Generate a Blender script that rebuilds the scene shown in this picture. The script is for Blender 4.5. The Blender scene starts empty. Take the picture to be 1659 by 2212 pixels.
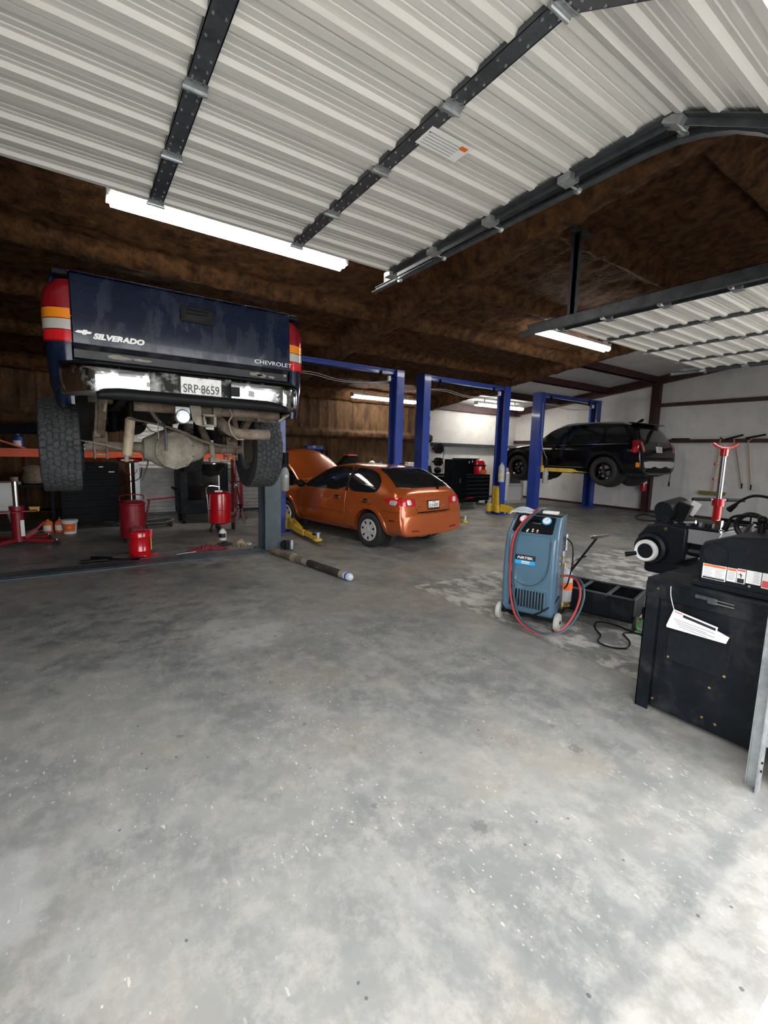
import bpy, bmesh, math, random
from mathutils import Vector as V, Matrix, noise
from mathutils.bvhtree import BVHTree
random.seed(7)
PI = math.pi
C = bpy.context.scene.collection
R = math.radians

# ---------------------------------------------------------------- mesh helpers
class MB:
    def __init__(s): s.v = []; s.f = []
    def add(s, vs, fs):
        o = len(s.v); s.v += [tuple(p) for p in vs]; s.f += [tuple(i + o for i in f) for f in fs]; return s
    def box(s, x0, x1, y0, y1, z0, z1):
        return s.add([(x0,y0,z0),(x1,y0,z0),(x1,y1,z0),(x0,y1,z0),(x0,y0,z1),(x1,y0,z1),(x1,y1,z1),(x0,y1,z1)],
                     [(3,2,1,0),(4,5,6,7),(0,1,5,4),(1,2,6,5),(2,3,7,6),(3,0,4,7)])
    def bar(s, a, b, w, h, up=(0,0,1)):
        a = V(a); b = V(b); d = (b - a).normalized(); u = V(up)
        if abs(d.dot(u)) > .98: u = V((0,1,0))
        sd = d.cross(u).normalized(); u = sd.cross(d)
        vs = [p + sd*i*w/2 + u*j*h/2 for p in (a, b) for i, j in ((-1,-1),(1,-1),(1,1),(-1,1))]
        return s.add(vs, [(0,3,2,1) [::-1],(4,7,6,5)[::-1],(0,1,5,4)[::-1],(1,2,6,5)[::-1],(2,3,7,6)[::-1],(3,0,4,7)[::-1]])
    def frame(s, a, b):
        d = (V(b) - V(a)).normalized(); u = V((0,0,1)) if abs(d.z) < .9 else V((1,0,0))
        x = d.cross(u).normalized(); return x, d.cross(x).normalized()
    def cyl(s, a, b, r, r2=None, n=20):
        r2 = r if r2 is None else r2; a = V(a); b = V(b); x, y = s.frame(a, b)
        vs = []
        for p, q in ((a, r), (b, r2)):
            vs += [p + (x*math.cos(2*PI*i/n) + y*math.sin(2*PI*i/n))*q for i in range(n)]
        fs = [(i, (i+1) % n, n + (i+1) % n, n + i) for i in range(n)] + [tuple(range(n))[::-1], tuple(range(n, 2*n))]
        return s.add(vs, fs)
    def tube(s, pts, r, n=8, cap=True):
        pts = [V(p) for p in pts]; m = len(pts); vs = []; px = None
        for i, p in enumerate(pts):
            d = (pts[min(i+1, m-1)] - pts[max(i-1, 0)]).normalized()
            if px is None: x, _ = s.frame((0,0,0), d)
            else:
                x = px - d*px.dot(d); x = x.normalized() if x.length > 1e-6 else s.frame((0,0,0), d)[0]
            px = x; y = d.cross(x); rr = r(i/(m-1)) if callable(r) else r
            vs += [p + (x*math.cos(2*PI*k/n) + y*math.sin(2*PI*k/n))*rr for k in range(n)]
        fs = [(i*n+k, i*n+(k+1) % n, (i+1)*n+(k+1) % n, (i+1)*n+k) for i in range(m-1) for k in range(n)]
        if cap: fs += [tuple(range(n))[::-1], tuple(range((m-1)*n, m*n))]
        return s.add(vs, fs)
    def rev(s, prof, o=(0,0,0), ax='z', n=32, a0=0, a1=2*PI):
        o = V(o); full = abs(a1 - a0 - 2*PI) < 1e-6; m = n if full else n + 1; vs = []
        for i in range(m):
            t = a0 + (a1-a0)*i/n; c, k = math.cos(t), math.sin(t)
            for r, h in prof:
                p = {'z': (r*c, r*k, h), 'x': (h, r*c, r*k), 'y': (r*k, h, r*c)}[ax]
                vs.append(o + V(p))
        q = len(prof); fs = []
        for i in range(n):
            j = (i+1) % m
            for k in range(q-1): fs.append((i*q+k, j*q+k, j*q+k+1, i*q+k+1))
        return s.add(vs, fs)
    def prism(s, poly, ax, a, b):
        n = len(poly)
        def P(u, w, t): return {'x': (t,u,w), 'y': (u,t,w), 'z': (u,w,t)}[ax]
        vs = [P(u, w, a) for u, w in poly] + [P(u, w, b) for u, w in poly]
        return s.add(vs, [tuple(range(n))[::-1], tuple(range(n, 2*n))] + [(i, (i+1) % n, n+(i+1) % n, n+i) for i in range(n)])
    def grid(s, fn, nu, nv):
        vs = [fn(i/nu, j/nv) for i in range(nu+1) for j in range(nv+1)]
        return s.add(vs, [(i*(nv+1)+j, (i+1)*(nv+1)+j, (i+1)*(nv+1)+j+1, i*(nv+1)+j+1) for i in range(nu) for j in range(nv)])
    def sph(s, c, rx, ry=None, rz=None, n=20, m=12):
        ry = ry or rx; rz = rz or rx
        return s.grid(lambda u, w: (c[0]+rx*math.cos(2*PI*u)*math.sin(PI*w), c[1]+ry*math.sin(2*PI*u)*math.sin(PI*w), c[2]+rz*math.cos(PI*w)), n, m)
    def ring(s, c, Rr, r, ax='z', n=32, k=8, a0=0, a1=2*PI):
        pts = []
        for i in range(n+1):
            t = a0 + (a1-a0)*i/n; u, w = Rr*math.cos(t), Rr*math.sin(t)
            pts.append(V(c) + V({'z': (u,w,0), 'x': (0,u,w), 'y': (u,0,w)}[ax]))
        return s.tube(pts, r, k)
    def xf(s, M): s.v = [tuple(M @ V(p)) for p in s.v]; return s
    def build(s, name, mat, parent=None, bevel=0, world=True, ang=35, seg=2, merge=True):
        me = bpy.data.meshes.new(name); vs = s.v
        if parent is not None and world:
            iv = wm(parent).inverted(); vs = [tuple(iv @ V(p)) for p in vs]
        me.from_pydata(vs, [], s.f)
        bm = bmesh.new(); bm.from_mesh(me)
        if merge: bmesh.ops.remove_doubles(bm, verts=bm.verts, dist=1e-5)
        bmesh.ops.recalc_face_normals(bm, faces=bm.faces); bm.to_mesh(me); bm.free()
        return link(me, name, mat, parent, bevel, ang, seg)

def link(me, name, mat, parent=None, bevel=0, ang=35, seg=2):
    me.name = name
    for m in (mat if isinstance(mat, (list, tuple)) else [mat]): me.materials.append(m)
    for p in me.polygons: p.use_smooth = True
    me.set_sharp_from_angle(angle=R(ang))
    o = bpy.data.objects.new(name, me); C.objects.link(o)
    if parent is not None: o.parent = parent
    if bevel:
        b = o.modifiers.new('b', 'BEVEL'); b.width = bevel; b.segments = seg; b.limit_method = 'ANGLE'; b.angle_limit = R(40)
        b.harden_normals = False
    return o

def wm(o):
    m = Matrix.LocRotScale(o.location, o.rotation_euler, o.scale)
    return wm(o.parent) @ m if o.parent else m

def tag(o, label, cat, group=None, kind=None):
    o['label'] = label; o['category'] = cat
    if group: o['group'] = group
    if kind: o['kind'] = kind
    return o
def thing(name, label, cat, loc=(0,0,0), rz=0, group=None):
    o = bpy.data.objects.new(name, None); C.objects.link(o); o.empty_display_size = .1
    o.location = loc; o.rotation_euler = (0,0,rz); return tag(o, label, cat, group)
def struct(o): o['kind'] = 'structure'; return o
def dup(root, loc, rz, label, group=None):
    r = root.copy(); C.objects.link(r); r.location = loc; r.rotation_euler = (0,0,rz); r['label'] = label
    if group: r['group'] = group
    def rec(a, b):
        for ch in list(a.children):
            c = ch.copy(); C.objects.link(c); c.parent = b; rec(ch, c)
    rec(root, r); return r
def copychild(o, parent, loc=None, scale=None, rot=None):
    c = o.copy(); C.objects.link(c); c.parent = parent
    if loc is not None: c.location = loc
    if scale is not None: c.scale = scale
    if rot is not None: c.rotation_euler = rot
    for ch in list(o.children): copychild(ch, c)
    return c

def smooth_path(pts, n=8):
    pts = [V(p) for p in pts]; out = []
    for i in range(len(pts)-1):
        p0 = pts[max(i-1,0)]; p1 = pts[i]; p2 = pts[i+1]; p3 = pts[min(i+2, len(pts)-1)]
        for k in range(n):
            t = k/n
            out.append(.5*((2*p1) + (p2-p0)*t + (2*p0-5*p1+4*p2-p3)*t*t + (3*p1-p0-3*p2+p3)*t**3))
    return out + [pts[-1]]

def textmesh(txt, size, ext=.002, shear=0, bold=0, spacing=1):
    cu = bpy.data.curves.new('t', 'FONT'); cu.body = txt; cu.size = size; cu.extrude = ext; cu.shear = shear
    cu.align_x = 'CENTER'; cu.align_y = 'CENTER'; cu.offset = bold; cu.space_character = spacing; cu.resolution_u = 3
    o = bpy.data.objects.new('t', cu); C.objects.link(o); bpy.context.view_layer.update()
    me = bpy.data.meshes.new_from_object(o.evaluated_get(bpy.context.evaluated_depsgraph_get()))
    bpy.data.objects.remove(o); bpy.data.curves.remove(cu); return me
def text(name, txt, size, mat, parent, M, ext=.002, width=None, height=None, local=False, **k):
    """M maps text plane (x right, y up, z towards the reader) to world (or the parent's space when local)."""
    me = textmesh(txt, size, ext, **k); me.materials.clear()
    xs = [v.co.x for v in me.vertices]; ys = [v.co.y for v in me.vertices]
    sx = width/(max(xs)-min(xs)) if width else 1; sy = height/(max(ys)-min(ys)) if height else sx if width else 1
    cx, cy = (max(xs)+min(xs))/2, (max(ys)+min(ys))/2
    me.transform(Matrix.Diagonal((sx, sy, 1, 1)) @ Matrix.Translation((-cx, -cy, 0)))
    me.transform(M if local or parent is None else wm(parent).inverted() @ M)
    return link(me, name, mat, parent)
def basis(o, x, y):
    x = V(x).normalized(); y = V(y).normalized(); z = x.cross(y)
    return Matrix(((x.x,y.x,z.x,o[0]),(x.y,y.y,z.y,o[1]),(x.z,y.z,z.z,o[2]),(0,0,0,1)))

# ---------------------------------------------------------------- materials
def M(name, col, rough=.5, metal=0, var=0, vs=6, bump=0, bs=40, coat=0, col2=None, spec=.5, emit=None, es=0, det=4, stretch=None, dirt=None, dirts=3, dirta=.5):
    m = bpy.data.materials.new(name); m.use_nodes = True; nt = m.node_tree; N = nt.nodes; L = nt.links
    b = N['Principled BSDF']; b.inputs['Base Color'].default_value = (*col, 1); b.inputs['Roughness'].default_value = rough
    b.inputs['Metallic'].default_value = metal; b.inputs['Coat Weight'].default_value = coat; b.inputs['Coat Roughness'].default_value = .06
    b.inputs['Specular IOR Level'].default_value = spec
    if emit: b.inputs['Emission Color'].default_value = (*emit, 1); b.inputs['Emission Strength'].default_value = es
    tc = N.new('ShaderNodeTexCoord'); src = tc.outputs['Object']
    if stretch:
        mp = N.new('ShaderNodeMapping'); mp.inputs['Scale'].default_value = stretch; L.new(src, mp.inputs['Vector']); src = mp.outputs[0]
    out = None
    if var or col2:
        nz = N.new('ShaderNodeTexNoise'); nz.inputs['Scale'].default_value = vs; nz.inputs['Detail'].default_value = det; nz.inputs['Roughness'].default_value = .65
        L.new(src, nz.inputs['Vector'])
        cr = N.new('ShaderNodeValToRGB'); cr.color_ramp.elements[0].position = .35; cr.color_ramp.elements[1].position = .65
        c2 = col2 or tuple(min(1, c*(1+var)) for c in col); c1 = col if col2 else tuple(c*(1-var) for c in col)
        cr.color_ramp.elements[0].color = (*c1, 1); cr.color_ramp.elements[1].color = (*c2, 1)
        L.new(nz.outputs['Fac'], cr.inputs['Fac']); out = cr.outputs['Color']
    if dirt:
        nz = N.new('ShaderNodeTexNoise'); nz.inputs['Scale'].default_value = dirts; nz.inputs['Detail'].default_value = 8; nz.inputs['Roughness'].default_value = .7
        L.new(src, nz.inputs['Vector'])
        cr = N.new('ShaderNodeMapRange'); cr.inputs[1].default_value = .5; cr.inputs[2].default_value = .72; cr.inputs[4].default_value = dirta
        L.new(nz.outputs['Fac'], cr.inputs[0])
        mx = N.new('ShaderNodeMix'); mx.data_type = 'RGBA'; L.new(cr.outputs[0], mx.inputs[0])
        if out: L.new(out, mx.inputs[6])
        else: mx.inputs[6].default_value = (*col, 1)
        mx.inputs[7].default_value = (*dirt, 1); out = mx.outputs[2]
        rr = N.new('ShaderNodeMapRange'); rr.inputs[3].default_value = rough; rr.inputs[4].default_value = .75; rr.inputs[2].default_value = max(dirta, .01)
        L.new(cr.outputs[0], rr.inputs[0]); L.new(rr.outputs[0], b.inputs['Roughness'])
    if out: L.new(out, b.inputs['Base Color'])
    if bump:
        nz = N.new('ShaderNodeTexNoise'); nz.inputs['Scale'].default_value = bs; nz.inputs['Detail'].default_value = 5; L.new(src, nz.inputs['Vector'])
        bp = N.new('ShaderNodeBump'); bp.inputs['Strength'].default_value = bump; bp.inputs['Distance'].default_value = .02
        L.new(nz.outputs['Fac'], bp.inputs['Height']); L.new(bp.outputs[0], b.inputs['Normal'])
    return m

def floor_mat():
    m = bpy.data.materials.new('concrete'); m.use_nodes = True; nt = m.node_tree; N = nt.nodes; L = nt.links
    b = N['Principled BSDF']; tc = N.new('ShaderNodeTexCoord'); O = tc.outputs['Object']
    def noi(sc, det=6, ro=.6, vec=O, dist=0):
        n = N.new('ShaderNodeTexNoise'); n.inputs['Scale'].default_value = sc; n.inputs['Detail'].default_value = min(det, 5)
        n.inputs['Roughness'].default_value = ro; n.inputs['Distortion'].default_value = dist; L.new(vec, n.inputs['Vector']); return n.outputs['Fac']
    def mr(x, a, bb, c=0, d=1):
        n = N.new('ShaderNodeMapRange'); n.interpolation_type = 'SMOOTHSTEP'; L.new(x, n.inputs[0])
        for i, v_ in enumerate((a, bb, c, d)): n.inputs[i+1].default_value = v_
        return n.outputs[0]
    def mix(f, a, c):
        n = N.new('ShaderNodeMix'); n.data_type = 'RGBA'
        if isinstance(f, float): n.inputs[0].default_value = f
        else: L.new(f, n.inputs[0])
        for i, q in ((6, a), (7, c)):
            if isinstance(q, tuple): n.inputs[i].default_value = (*q, 1)
            else: L.new(q, n.inputs[i])
        return n.outputs[2]
    def mth(op, a, c=0.0):
        n = N.new('ShaderNodeMath'); n.operation = op
        for i, q in enumerate((a, c)):
            if isinstance(q, (int, float)): n.inputs[i].default_value = q
            else: L.new(q, n.inputs[i])
        return n.outputs[0]
    sx = N.new('ShaderNodeSeparateXYZ'); L.new(O, sx.inputs[0]); X, Y = sx.outputs[0], sx.outputs[1]
    mp = N.new('ShaderNodeMapping'); mp.inputs['Scale'].default_value = (1.25, .85, 1); mp.inputs['Rotation'].default_value = (0,0,R(25)); L.new(O, mp.inputs['Vector']); sm = mp.outputs[0]
    col = mix(mr(noi(.55, 4), .38, .62), (.150,.158,.154), (.235,.235,.222))
    col = mix(mr(noi(2.2, 8, .7, sm, .15), .42, .66, 0, .6), col, (.31,.305,.29))
    col = mix(mr(noi(1.1, 7, .7, O, .2), .48, .70, 0, .6), col, (.255,.222,.18))
    # worn patchy slab bay by the machines
    jag = mth('MULTIPLY', mth('SUBTRACT', noi(3.0, 3), .5), .12)
    inb = mth('MULTIPLY', mth('GREATER_THAN', mth('ADD', X, jag), 3.42), mth('LESS_THAN', mth('ADD', Y, jag), 4.28))
    patch = mix(mr(noi(3.6, 9, .72, sm, .35), .44, .58), (.145,.15,.145), (.46,.44,.41))
    col = mix(mth('MULTIPLY', inb, .8), col, patch)
    jnt = mth('LESS_THAN', mth('ABSOLUTE', mth('SUBTRACT', mth('ADD', X, jag), 3.42)), .012)
    col = mix(mth('MULTIPLY', mth('MULTIPLY', jnt, mth('LESS_THAN', Y, 4.28)), .6), col, (.13,.12,.11))
    # grime near the lifts
    g = mr(noi(1.7, 6, .65, O, .5), .5, .68, 0, .55)
    col = mix(mth('MULTIPLY', g, mr(Y, 3.5, 7.5)), col, (.075,.08,.08))
    fine = noi(45, 3, .65); big = mr(noi(1.4, 2), .38, .58)
    def spots(sc, rad, thr, colr, a, seedoff):
        mpp = N.new('ShaderNodeMapping'); mpp.inputs['Location'].default_value = (seedoff, seedoff*.7, 0); L.new(O, mpp.inputs['Vector'])
        vo = N.new('ShaderNodeTexVoronoi'); vo.inputs['Scale'].default_value = sc; vo.voronoi_dimensions = '2D'; L.new(mpp.outputs[0], vo.inputs['Vector'])
        sp = N.new('ShaderNodeSeparateColor'); L.new(vo.outputs['Color'], sp.inputs[0])
        dd = mth('ADD', vo.outputs['Distance'], mth('MULTIPLY', mth('SUBTRACT', fine, .5), rad*3.2))
        f = mth('MULTIPLY', mr(dd, rad*.6, rad, 1, 0), mth('GREATER_THAN', sp.outputs[0], thr))
        return mix(mth('MULTIPLY', f, a), col, colr)
    col = mix(mr(noi(6.5, 9, .78), .44, .66, 0, .42), col, (.37,.35,.315))
    col = mix(mr(noi(4.3, 9, .78, sm), .50, .72, 0, .42), col, (.13,.128,.112))
    col = mix(mth('MULTIPLY', inb, .6), col, patch)
    # pale repairs and oil-darkened bays
    def box(x0, x1, y0, y1): return mth('MULTIPLY', mth('MULTIPLY', mr(mth('ADD', X, jag), x0-.04, x0+.04), mr(mth('ADD', X, jag), x1-.04, x1+.04, 1, 0)), mth('MULTIPLY', mr(mth('ADD', Y, jag), y0-.04, y0+.04), mr(mth('ADD', Y, jag), y1-.04, y1+.04, 1, 0)))
    col = mix(mth('MULTIPLY', box(-1.2, -.2, 1.75, 2.18), .5), col, (.36,.36,.35))
    soft = lambda cx, cy, r: mr(mth('ADD', mth('POWER', mth('ADD', mth('POWER', mth('ABSOLUTE', mth('SUBTRACT', X, cx)), 2), mth('POWER', mth('ABSOLUTE', mth('SUBTRACT', Y, cy)), 2)), .5), mth('MULTIPLY', mth('SUBTRACT', noi(2.2, 6, .7), .5), r*2.2)), r*.35, r, 1, 0)
    col = mix(mth('MULTIPLY', soft(1.15, 3.95, .55), .55), col, (.44,.43,.415))
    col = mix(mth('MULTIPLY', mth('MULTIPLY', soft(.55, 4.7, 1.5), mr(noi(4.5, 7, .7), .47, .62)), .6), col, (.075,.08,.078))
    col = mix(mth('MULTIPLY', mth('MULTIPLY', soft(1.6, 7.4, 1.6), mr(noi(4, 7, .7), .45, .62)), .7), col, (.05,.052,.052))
    # threshold: weathered lip with a dark line where the door closes
    lip = mr(mth('ADD', Y, jag), .50, .54, 1, 0)
    col = mix(mth('MULTIPLY', lip, .5), col, mix(mr(noi(9, 7, .7), .4, .6), (.24,.225,.20), (.36,.345,.315)))
    col = mix(mth('MULTIPLY', mth('MULTIPLY', mr(mth('ABSOLUTE', mth('SUBTRACT', mth('ADD', Y, jag), .57)), .02, .05, 1, 0), mr(noi(5, 5), .35, .6)), .45), col, (.12,.125,.125))
    def fleck(sc, ax, rot, rad, thr, colr, a, off):
        mpp = N.new('ShaderNodeMapping'); mpp.inputs['Location'].default_value = (off, off*.7, 0); mpp.inputs['Rotation'].default_value = (0,0,R(rot)); mpp.inputs['Scale'].default_value = (1, ax, 1); L.new(O, mpp.inputs['Vector'])
        vo = N.new('ShaderNodeTexVoronoi'); vo.inputs['Scale'].default_value = sc; vo.voronoi_dimensions = '2D'; L.new(mpp.outputs[0], vo.inputs['Vector'])
        sp = N.new('ShaderNodeSeparateColor'); L.new(vo.outputs['Color'], sp.inputs[0])
        dd = mth('ADD', vo.outputs['Distance'], mth('MULTIPLY', mth('SUBTRACT', fine, .5), rad*3.5))
        f = mth('MULTIPLY', mr(dd, rad*.5, rad, 1, 0), mth('GREATER_THAN', sp.outputs[0], thr))
        return mix(mth('MULTIPLY', mth('MULTIPLY', f, a), big), col, colr)
    col = spots(1.1, .05, .86, (.08,.08,.077), .5, 1.3)
    col = spots(3.1, .06, .90, (.09,.085,.08), .5, 4.4)
    col = spots(7, .05, .93, (.04,.04,.04), .7, 9.2)
    for k, (sc_, ax_, rot_, rad_, thr_, off_) in enumerate(((10, .35, 20, .05, .70, 3.7), (12, .3, 100, .05, .75, 8.2), (16, .6, 60, .07, .78, 5.9), (30, .7, 150, .10, .80, 2.9), (7, .16, 140, .02, .8, 1.9))):
        col = fleck(sc_, ax_, rot_, rad_, thr_, (.60,.58,.55), .6, off_)
    # pale scratches
    mp2 = N.new('ShaderNodeMapping'); mp2.inputs['Scale'].default_value = (14, 1.1, 1); mp2.inputs['Rotation'].default_value = (0,0,R(-32)); L.new(O, mp2.inputs['Vector'])
    col = mix(mr(noi(2.4, 3, .5, mp2.outputs[0]), .72, .78, 0, .35), col, (.66,.65,.63))
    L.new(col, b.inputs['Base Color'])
    rg = mr(noi(1.3, 6, .6), .35, .65, .30, .62)
    L.new(rg, b.inputs['Roughness']); b.inputs['Specular IOR Level'].default_value = .35
    bp = N.new('ShaderNodeBump'); bp.inputs['Strength'].default_value = .12; bp.inputs['Distance'].default_value = .01
    L.new(noi(30, 6, .7), bp.inputs['Height']); L.new(bp.outputs[0], b.inputs['Normal'])
    return m

MAT = dict(
 foam=M('spray_foam', (.022,.009,.004), .85, col2=(.125,.056,.019), vs=7, bump=1, bs=18, det=8, spec=.25),
 foamwall=M('spray_foam_wall', (.030,.014,.006), .8, col2=(.115,.06,.024), vs=5, bump=1, bs=14, det=8, stretch=(1,1,.35), spec=.3),
 vinyl=M('white_vinyl', (.72,.71,.70), .5, var=.05, vs=1.5, bump=.8, bs=2.2, dirt=(.34,.31,.28), dirts=2.2, dirta=.3),
 red_iron=M('red_iron', (.055,.020,.020), .55, var=.25),
 door_white=M('door_white', (.62,.60,.565), .42, var=.03, vs=2, dirt=(.5,.47,.42), dirts=2, dirta=.25),
 galv=M('dark_galvanised', (.085,.095,.105), .42, metal=.55, var=.25, vs=9, spec=.5),
 galv_l=M('galvanised', (.42,.45,.46), .38, metal=.75, var=.2, vs=12),
 steel=M('bare_steel', (.30,.31,.32), .28, metal=1, var=.1),
 chrome=M('chrome', (.56,.57,.58), .1, metal=1, dirt=(.45,.45,.45), dirts=9, dirta=.15),
 chrome_c=M('clean_chrome', (.85,.85,.86), .08, metal=1),
 tube=M('lamp_tube', (1,1,1), .4, emit=(1,.94,.84), es=12),
 white=M('white_plastic', (.75,.75,.74), .45, var=.03),
 blue=M('lift_blue', (.020,.055,.33), .35, var=.12, vs=4, coat=.3, dirt=(.03,.03,.04), dirts=5, dirta=.4),
 yellow=M('arm_yellow', (.62,.40,.02), .42, var=.08, dirt=(.15,.10,.03), dirts=8, dirta=.5),
 blackpaint=M('black_paint', (.004,.005,.007), .5, var=.3, vs=9, spec=.1),
 cabblack=M('scuffed_black', (.007,.009,.012), .45, spec=.14, var=.3, vs=5, dirt=(.09,.09,.09), dirts=4, dirta=.3),
 lathe=M('lathe_black', (.009,.011,.015), .4, spec=.2, var=.2, vs=30, bump=.05, bs=200),
 greypost=M('slate_grey_paint', (.050,.072,.085), .42, var=.2, vs=3, dirt=(.02,.02,.02), dirts=4, dirta=.4),
 rubber=M('black_rubber', (.016,.016,.017), .75, var=.2, vs=20),
 tread=M('tyre_rubber', (.032,.034,.036), .8, var=.3, vs=14, dirt=(.10,.10,.10), dirts=6, dirta=.35),
 navy=M('navy_paint', (.002,.006,.022), .2, var=.3, vs=3, coat=.25, spec=.3, dirt=(.010,.022,.032), dirts=2.5, dirta=.5, stretch=(2.2,1,.8)),
 navylow=M('navy_paint_dusty', (.006,.008,.013), .5, var=.3, vs=4, dirt=(.09,.075,.055), dirts=5, dirta=.5),
 rust=M('rusty_steel', (.12,.085,.06), .75, col2=(.24,.20,.15), vs=9, bump=.4, bs=60, dirt=(.10,.045,.02), dirts=7, dirta=.6),
 cast=M('dusty_cast_iron', (.20,.175,.135), .8, col2=(.33,.30,.24), vs=7, bump=.3, bs=50, dirt=(.10,.08,.05), dirts=5, dirta=.6),
 dark=M('dark_underbody', (.022,.020,.019), .8, var=.4, vs=8, dirt=(.07,.06,.05), dirts=4, dirta=.5),
 shock=M('beige_shock', (.40,.33,.23), .55, var=.15, dirt=(.12,.09,.06), dirts=9, dirta=.6),
 orange=M('orange_metallic', (.46,.098,.018), .28, metal=.4, coat=1, var=.06, vs=2),
 glass=M('tinted_glass', (.010,.012,.013), .03, spec=.8, coat=.6),
 black=M('gloss_black', (.004,.004,.005), .12, coat=.8),
 suv=M('black_metallic', (.003,.0035,.005), .14, coat=.35, spec=.3),
 plas=M('black_plastic', (.006,.0065,.007), .5, var=.2, spec=.15),
 redlens=M('red_lens', (.50,.012,.014), .12, coat=.6),
 dredlens=M('dark_red_lens', (.20,.006,.012), .15, coat=.6),
 amber=M('amber_lens', (.75,.22,.01), .15, coat=.6),
 clearlens=M('smoked_lens', (.42,.41,.36), .15, coat=.6),
 silver=M('silver_paint', (.68,.68,.69), .35, metal=.35),
 alu=M('brushed_aluminium', (.48,.48,.49), .4, metal=.8, var=.1),
 red=M('gloss_red', (.50,.006,.012), .22, coat=.6, var=.08),
 dred=M('dark_red', (.24,.006,.014), .38, coat=.2, var=.15, dirt=(.05,.01,.01), dirts=6, dirta=.4),
 racko=M('rack_orange', (.80,.11,.03), .45, var=.06),
 ac=M('slate_blue_plastic', (.075,.150,.215), .33, var=.05, vs=3, coat=.25),
 acdark=M('dark_grey_panel', (.055,.065,.072), .5, var=.1),
 label_w=M('white_label', (.82,.82,.80), .45),
 label_k=M('black_label', (.015,.016,.018), .4),
 label_b=M('cyan_label', (.03,.36,.75), .4),
 label_o=M('orange_label', (.85,.16,.03), .45),
 label_r=M('red_label', (.75,.10,.10), .45),
 label_g=M('grey_print', (.42,.43,.45), .5),
 hose_r=M('red_hose', (.45,.04,.04), .4), hose_b=M('teal_hose', (.03,.075,.10), .4), hose_g=M('green_hose', (.03,.30,.04), .4),
 brass=M('brass', (.75,.55,.22), .25, metal=1),
 greywheel=M('grey_caster', (.42,.41,.37), .6, var=.1),
 jug=M('milky_plastic', (.42,.45,.44), .4, var=.1),
 wood=M('wood', (.42,.25,.10), .6, var=.25, vs=8, stretch=(1,1,.1)),
 woody=M('yellow_wood', (.55,.34,.12), .55, var=.2),
 bristle=M('olive_bristle', (.20,.17,.03), .8, var=.4, vs=60),
 rag=M('red_rag', (.17,.018,.03), .9, var=.4, vs=20, dirt=(.05,.03,.03), dirts=9, dirta=.7),
 cloth=M('blue_white_cloth', (.50,.58,.62), .85, var=.15, vs=30),
 tan=M('tan_leather', (.42,.34,.22), .8, var=.3),
 green=M('green_plastic', (.02,.28,.10), .4), bluep=M('blue_plastic', (.02,.05,.30), .4), orangep=M('orange_plastic', (.80,.17,.03), .45),
 yellowp=M('yellow_plastic', (.75,.55,.04), .45),
 shutter=M('shutter_steel', (.80,.80,.79), .42, metal=.05, var=.1, vs=4, dirt=(.25,.22,.18), dirts=3, dirta=.35),
 mudplate=M('muddy_plate', (.70,.69,.66), .5, dirt=(.10,.075,.05), dirts=13, dirta=1.0),
 peel=M('peeled_chrome', (.007,.007,.008), .5, spec=.15, dirt=(.72,.71,.68), dirts=4, dirta=.8),
 ground=M('outdoor_concrete', (.46,.45,.42), .8, var=.1, vs=1),
 concrete=floor_mat(),
)
# ---------------------------------------------------------------- the building
XL, XR, YB, YF = -4.2, 14.96, 12.4, .6
XW = 10.35                                   # foam ends here, white vinyl begins
def roofz(y): return 3.355 + .125*(12.54 - y)
fl = MB().grid(lambda u, w: (XL + (XR-XL)*u, .29 + (YB-.29)*w, 0), 40, 30)
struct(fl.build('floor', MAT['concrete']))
struct(MB().box(-30, 34, -30, .275, -.12, -.03).build('floor_apron', MAT['ground']))

PUR = [2.15, 3.75, 5.45, 7.0, 8.5, 10.3]
def bumpf(d, w, s): return max(0, min(1, (w + s - abs(d))/s))
def foamz(x, y):
    z = roofz(y) + .05
    rafter = bumpf(x-4.65, .12, .09); end = bumpf(x-10.25, .10, .08); lef = bumpf(x+1.9, .12, .09)
    dep = max(.34*rafter, .30*end, .34*lef, max(.17*bumpf(y-p, .05, .08) for p in PUR), .26*bumpf(y-12.3, .1, .1))
    n = .032*noise.noise((x*2.1, y*2.1, 3)) + .02*noise.noise((x*6, y*6, 9)) + .012*noise.noise((x*15, y*15, 1)) + .012*abs(math.sin(x*PI/.3))
    return z - dep + n
nx, ny = 250, 210
def cf(u, w):
    y = .62 + (YB-.62)*w; xe = XW + .06*noise.noise((y*3.1, .2, 7)) + .03*noise.noise((y*11, 1, 2)); x = XL + (xe-XL)*u
    return (x, y, foamz(x, y))
struct(MB().grid(cf, nx, ny).build('ceiling', MAT['foam'], ang=180))
struct(MB().grid(lambda u, w: (10.2 + (XR-10.2)*u, .6 + (YB-.6)*w, roofz(.6+(YB-.6)*w) + .1 + .012*noise.noise((u*9, w*14, 0))), 30, 60).build('ceiling_white', MAT['vinyl'], ang=180))
# outer roof shell keeps daylight out
struct(MB().add([(XL-.1,.3,roofz(.3)+.3),(XR+.1,.3,roofz(.3)+.3),(XR+.1,YB+.2,roofz(YB)+.3),(XL-.1,YB+.2,roofz(YB)+.3)], [(0,1,2,3)]).build('ceiling_roof', MAT['galv']))
for i, y in enumerate([3.75, 5.45, 7.0, 8.5, 10.3]):
    z = roofz(y); b = MB().box(10.3, XR, y-.035, y+.035, z-.1, z+.1)
    b.box(10.3, XR, y-.035, y+.1, z-.1, z-.085); struct(b.build('trim_%d' % (i+1), MAT['red_iron']))
struct(MB().box(10.3, XR, 12.2, YB, 3.22, 3.44).build('trim_6', MAT['red_iron']))
b = MB()
b.prism([(.7, roofz(.7)-.13), (YB, roofz(YB)-.13), (YB, roofz(YB)+.09), (.7, roofz(.7)+.09)], 'x', XR-.22, XR-.03)
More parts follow.
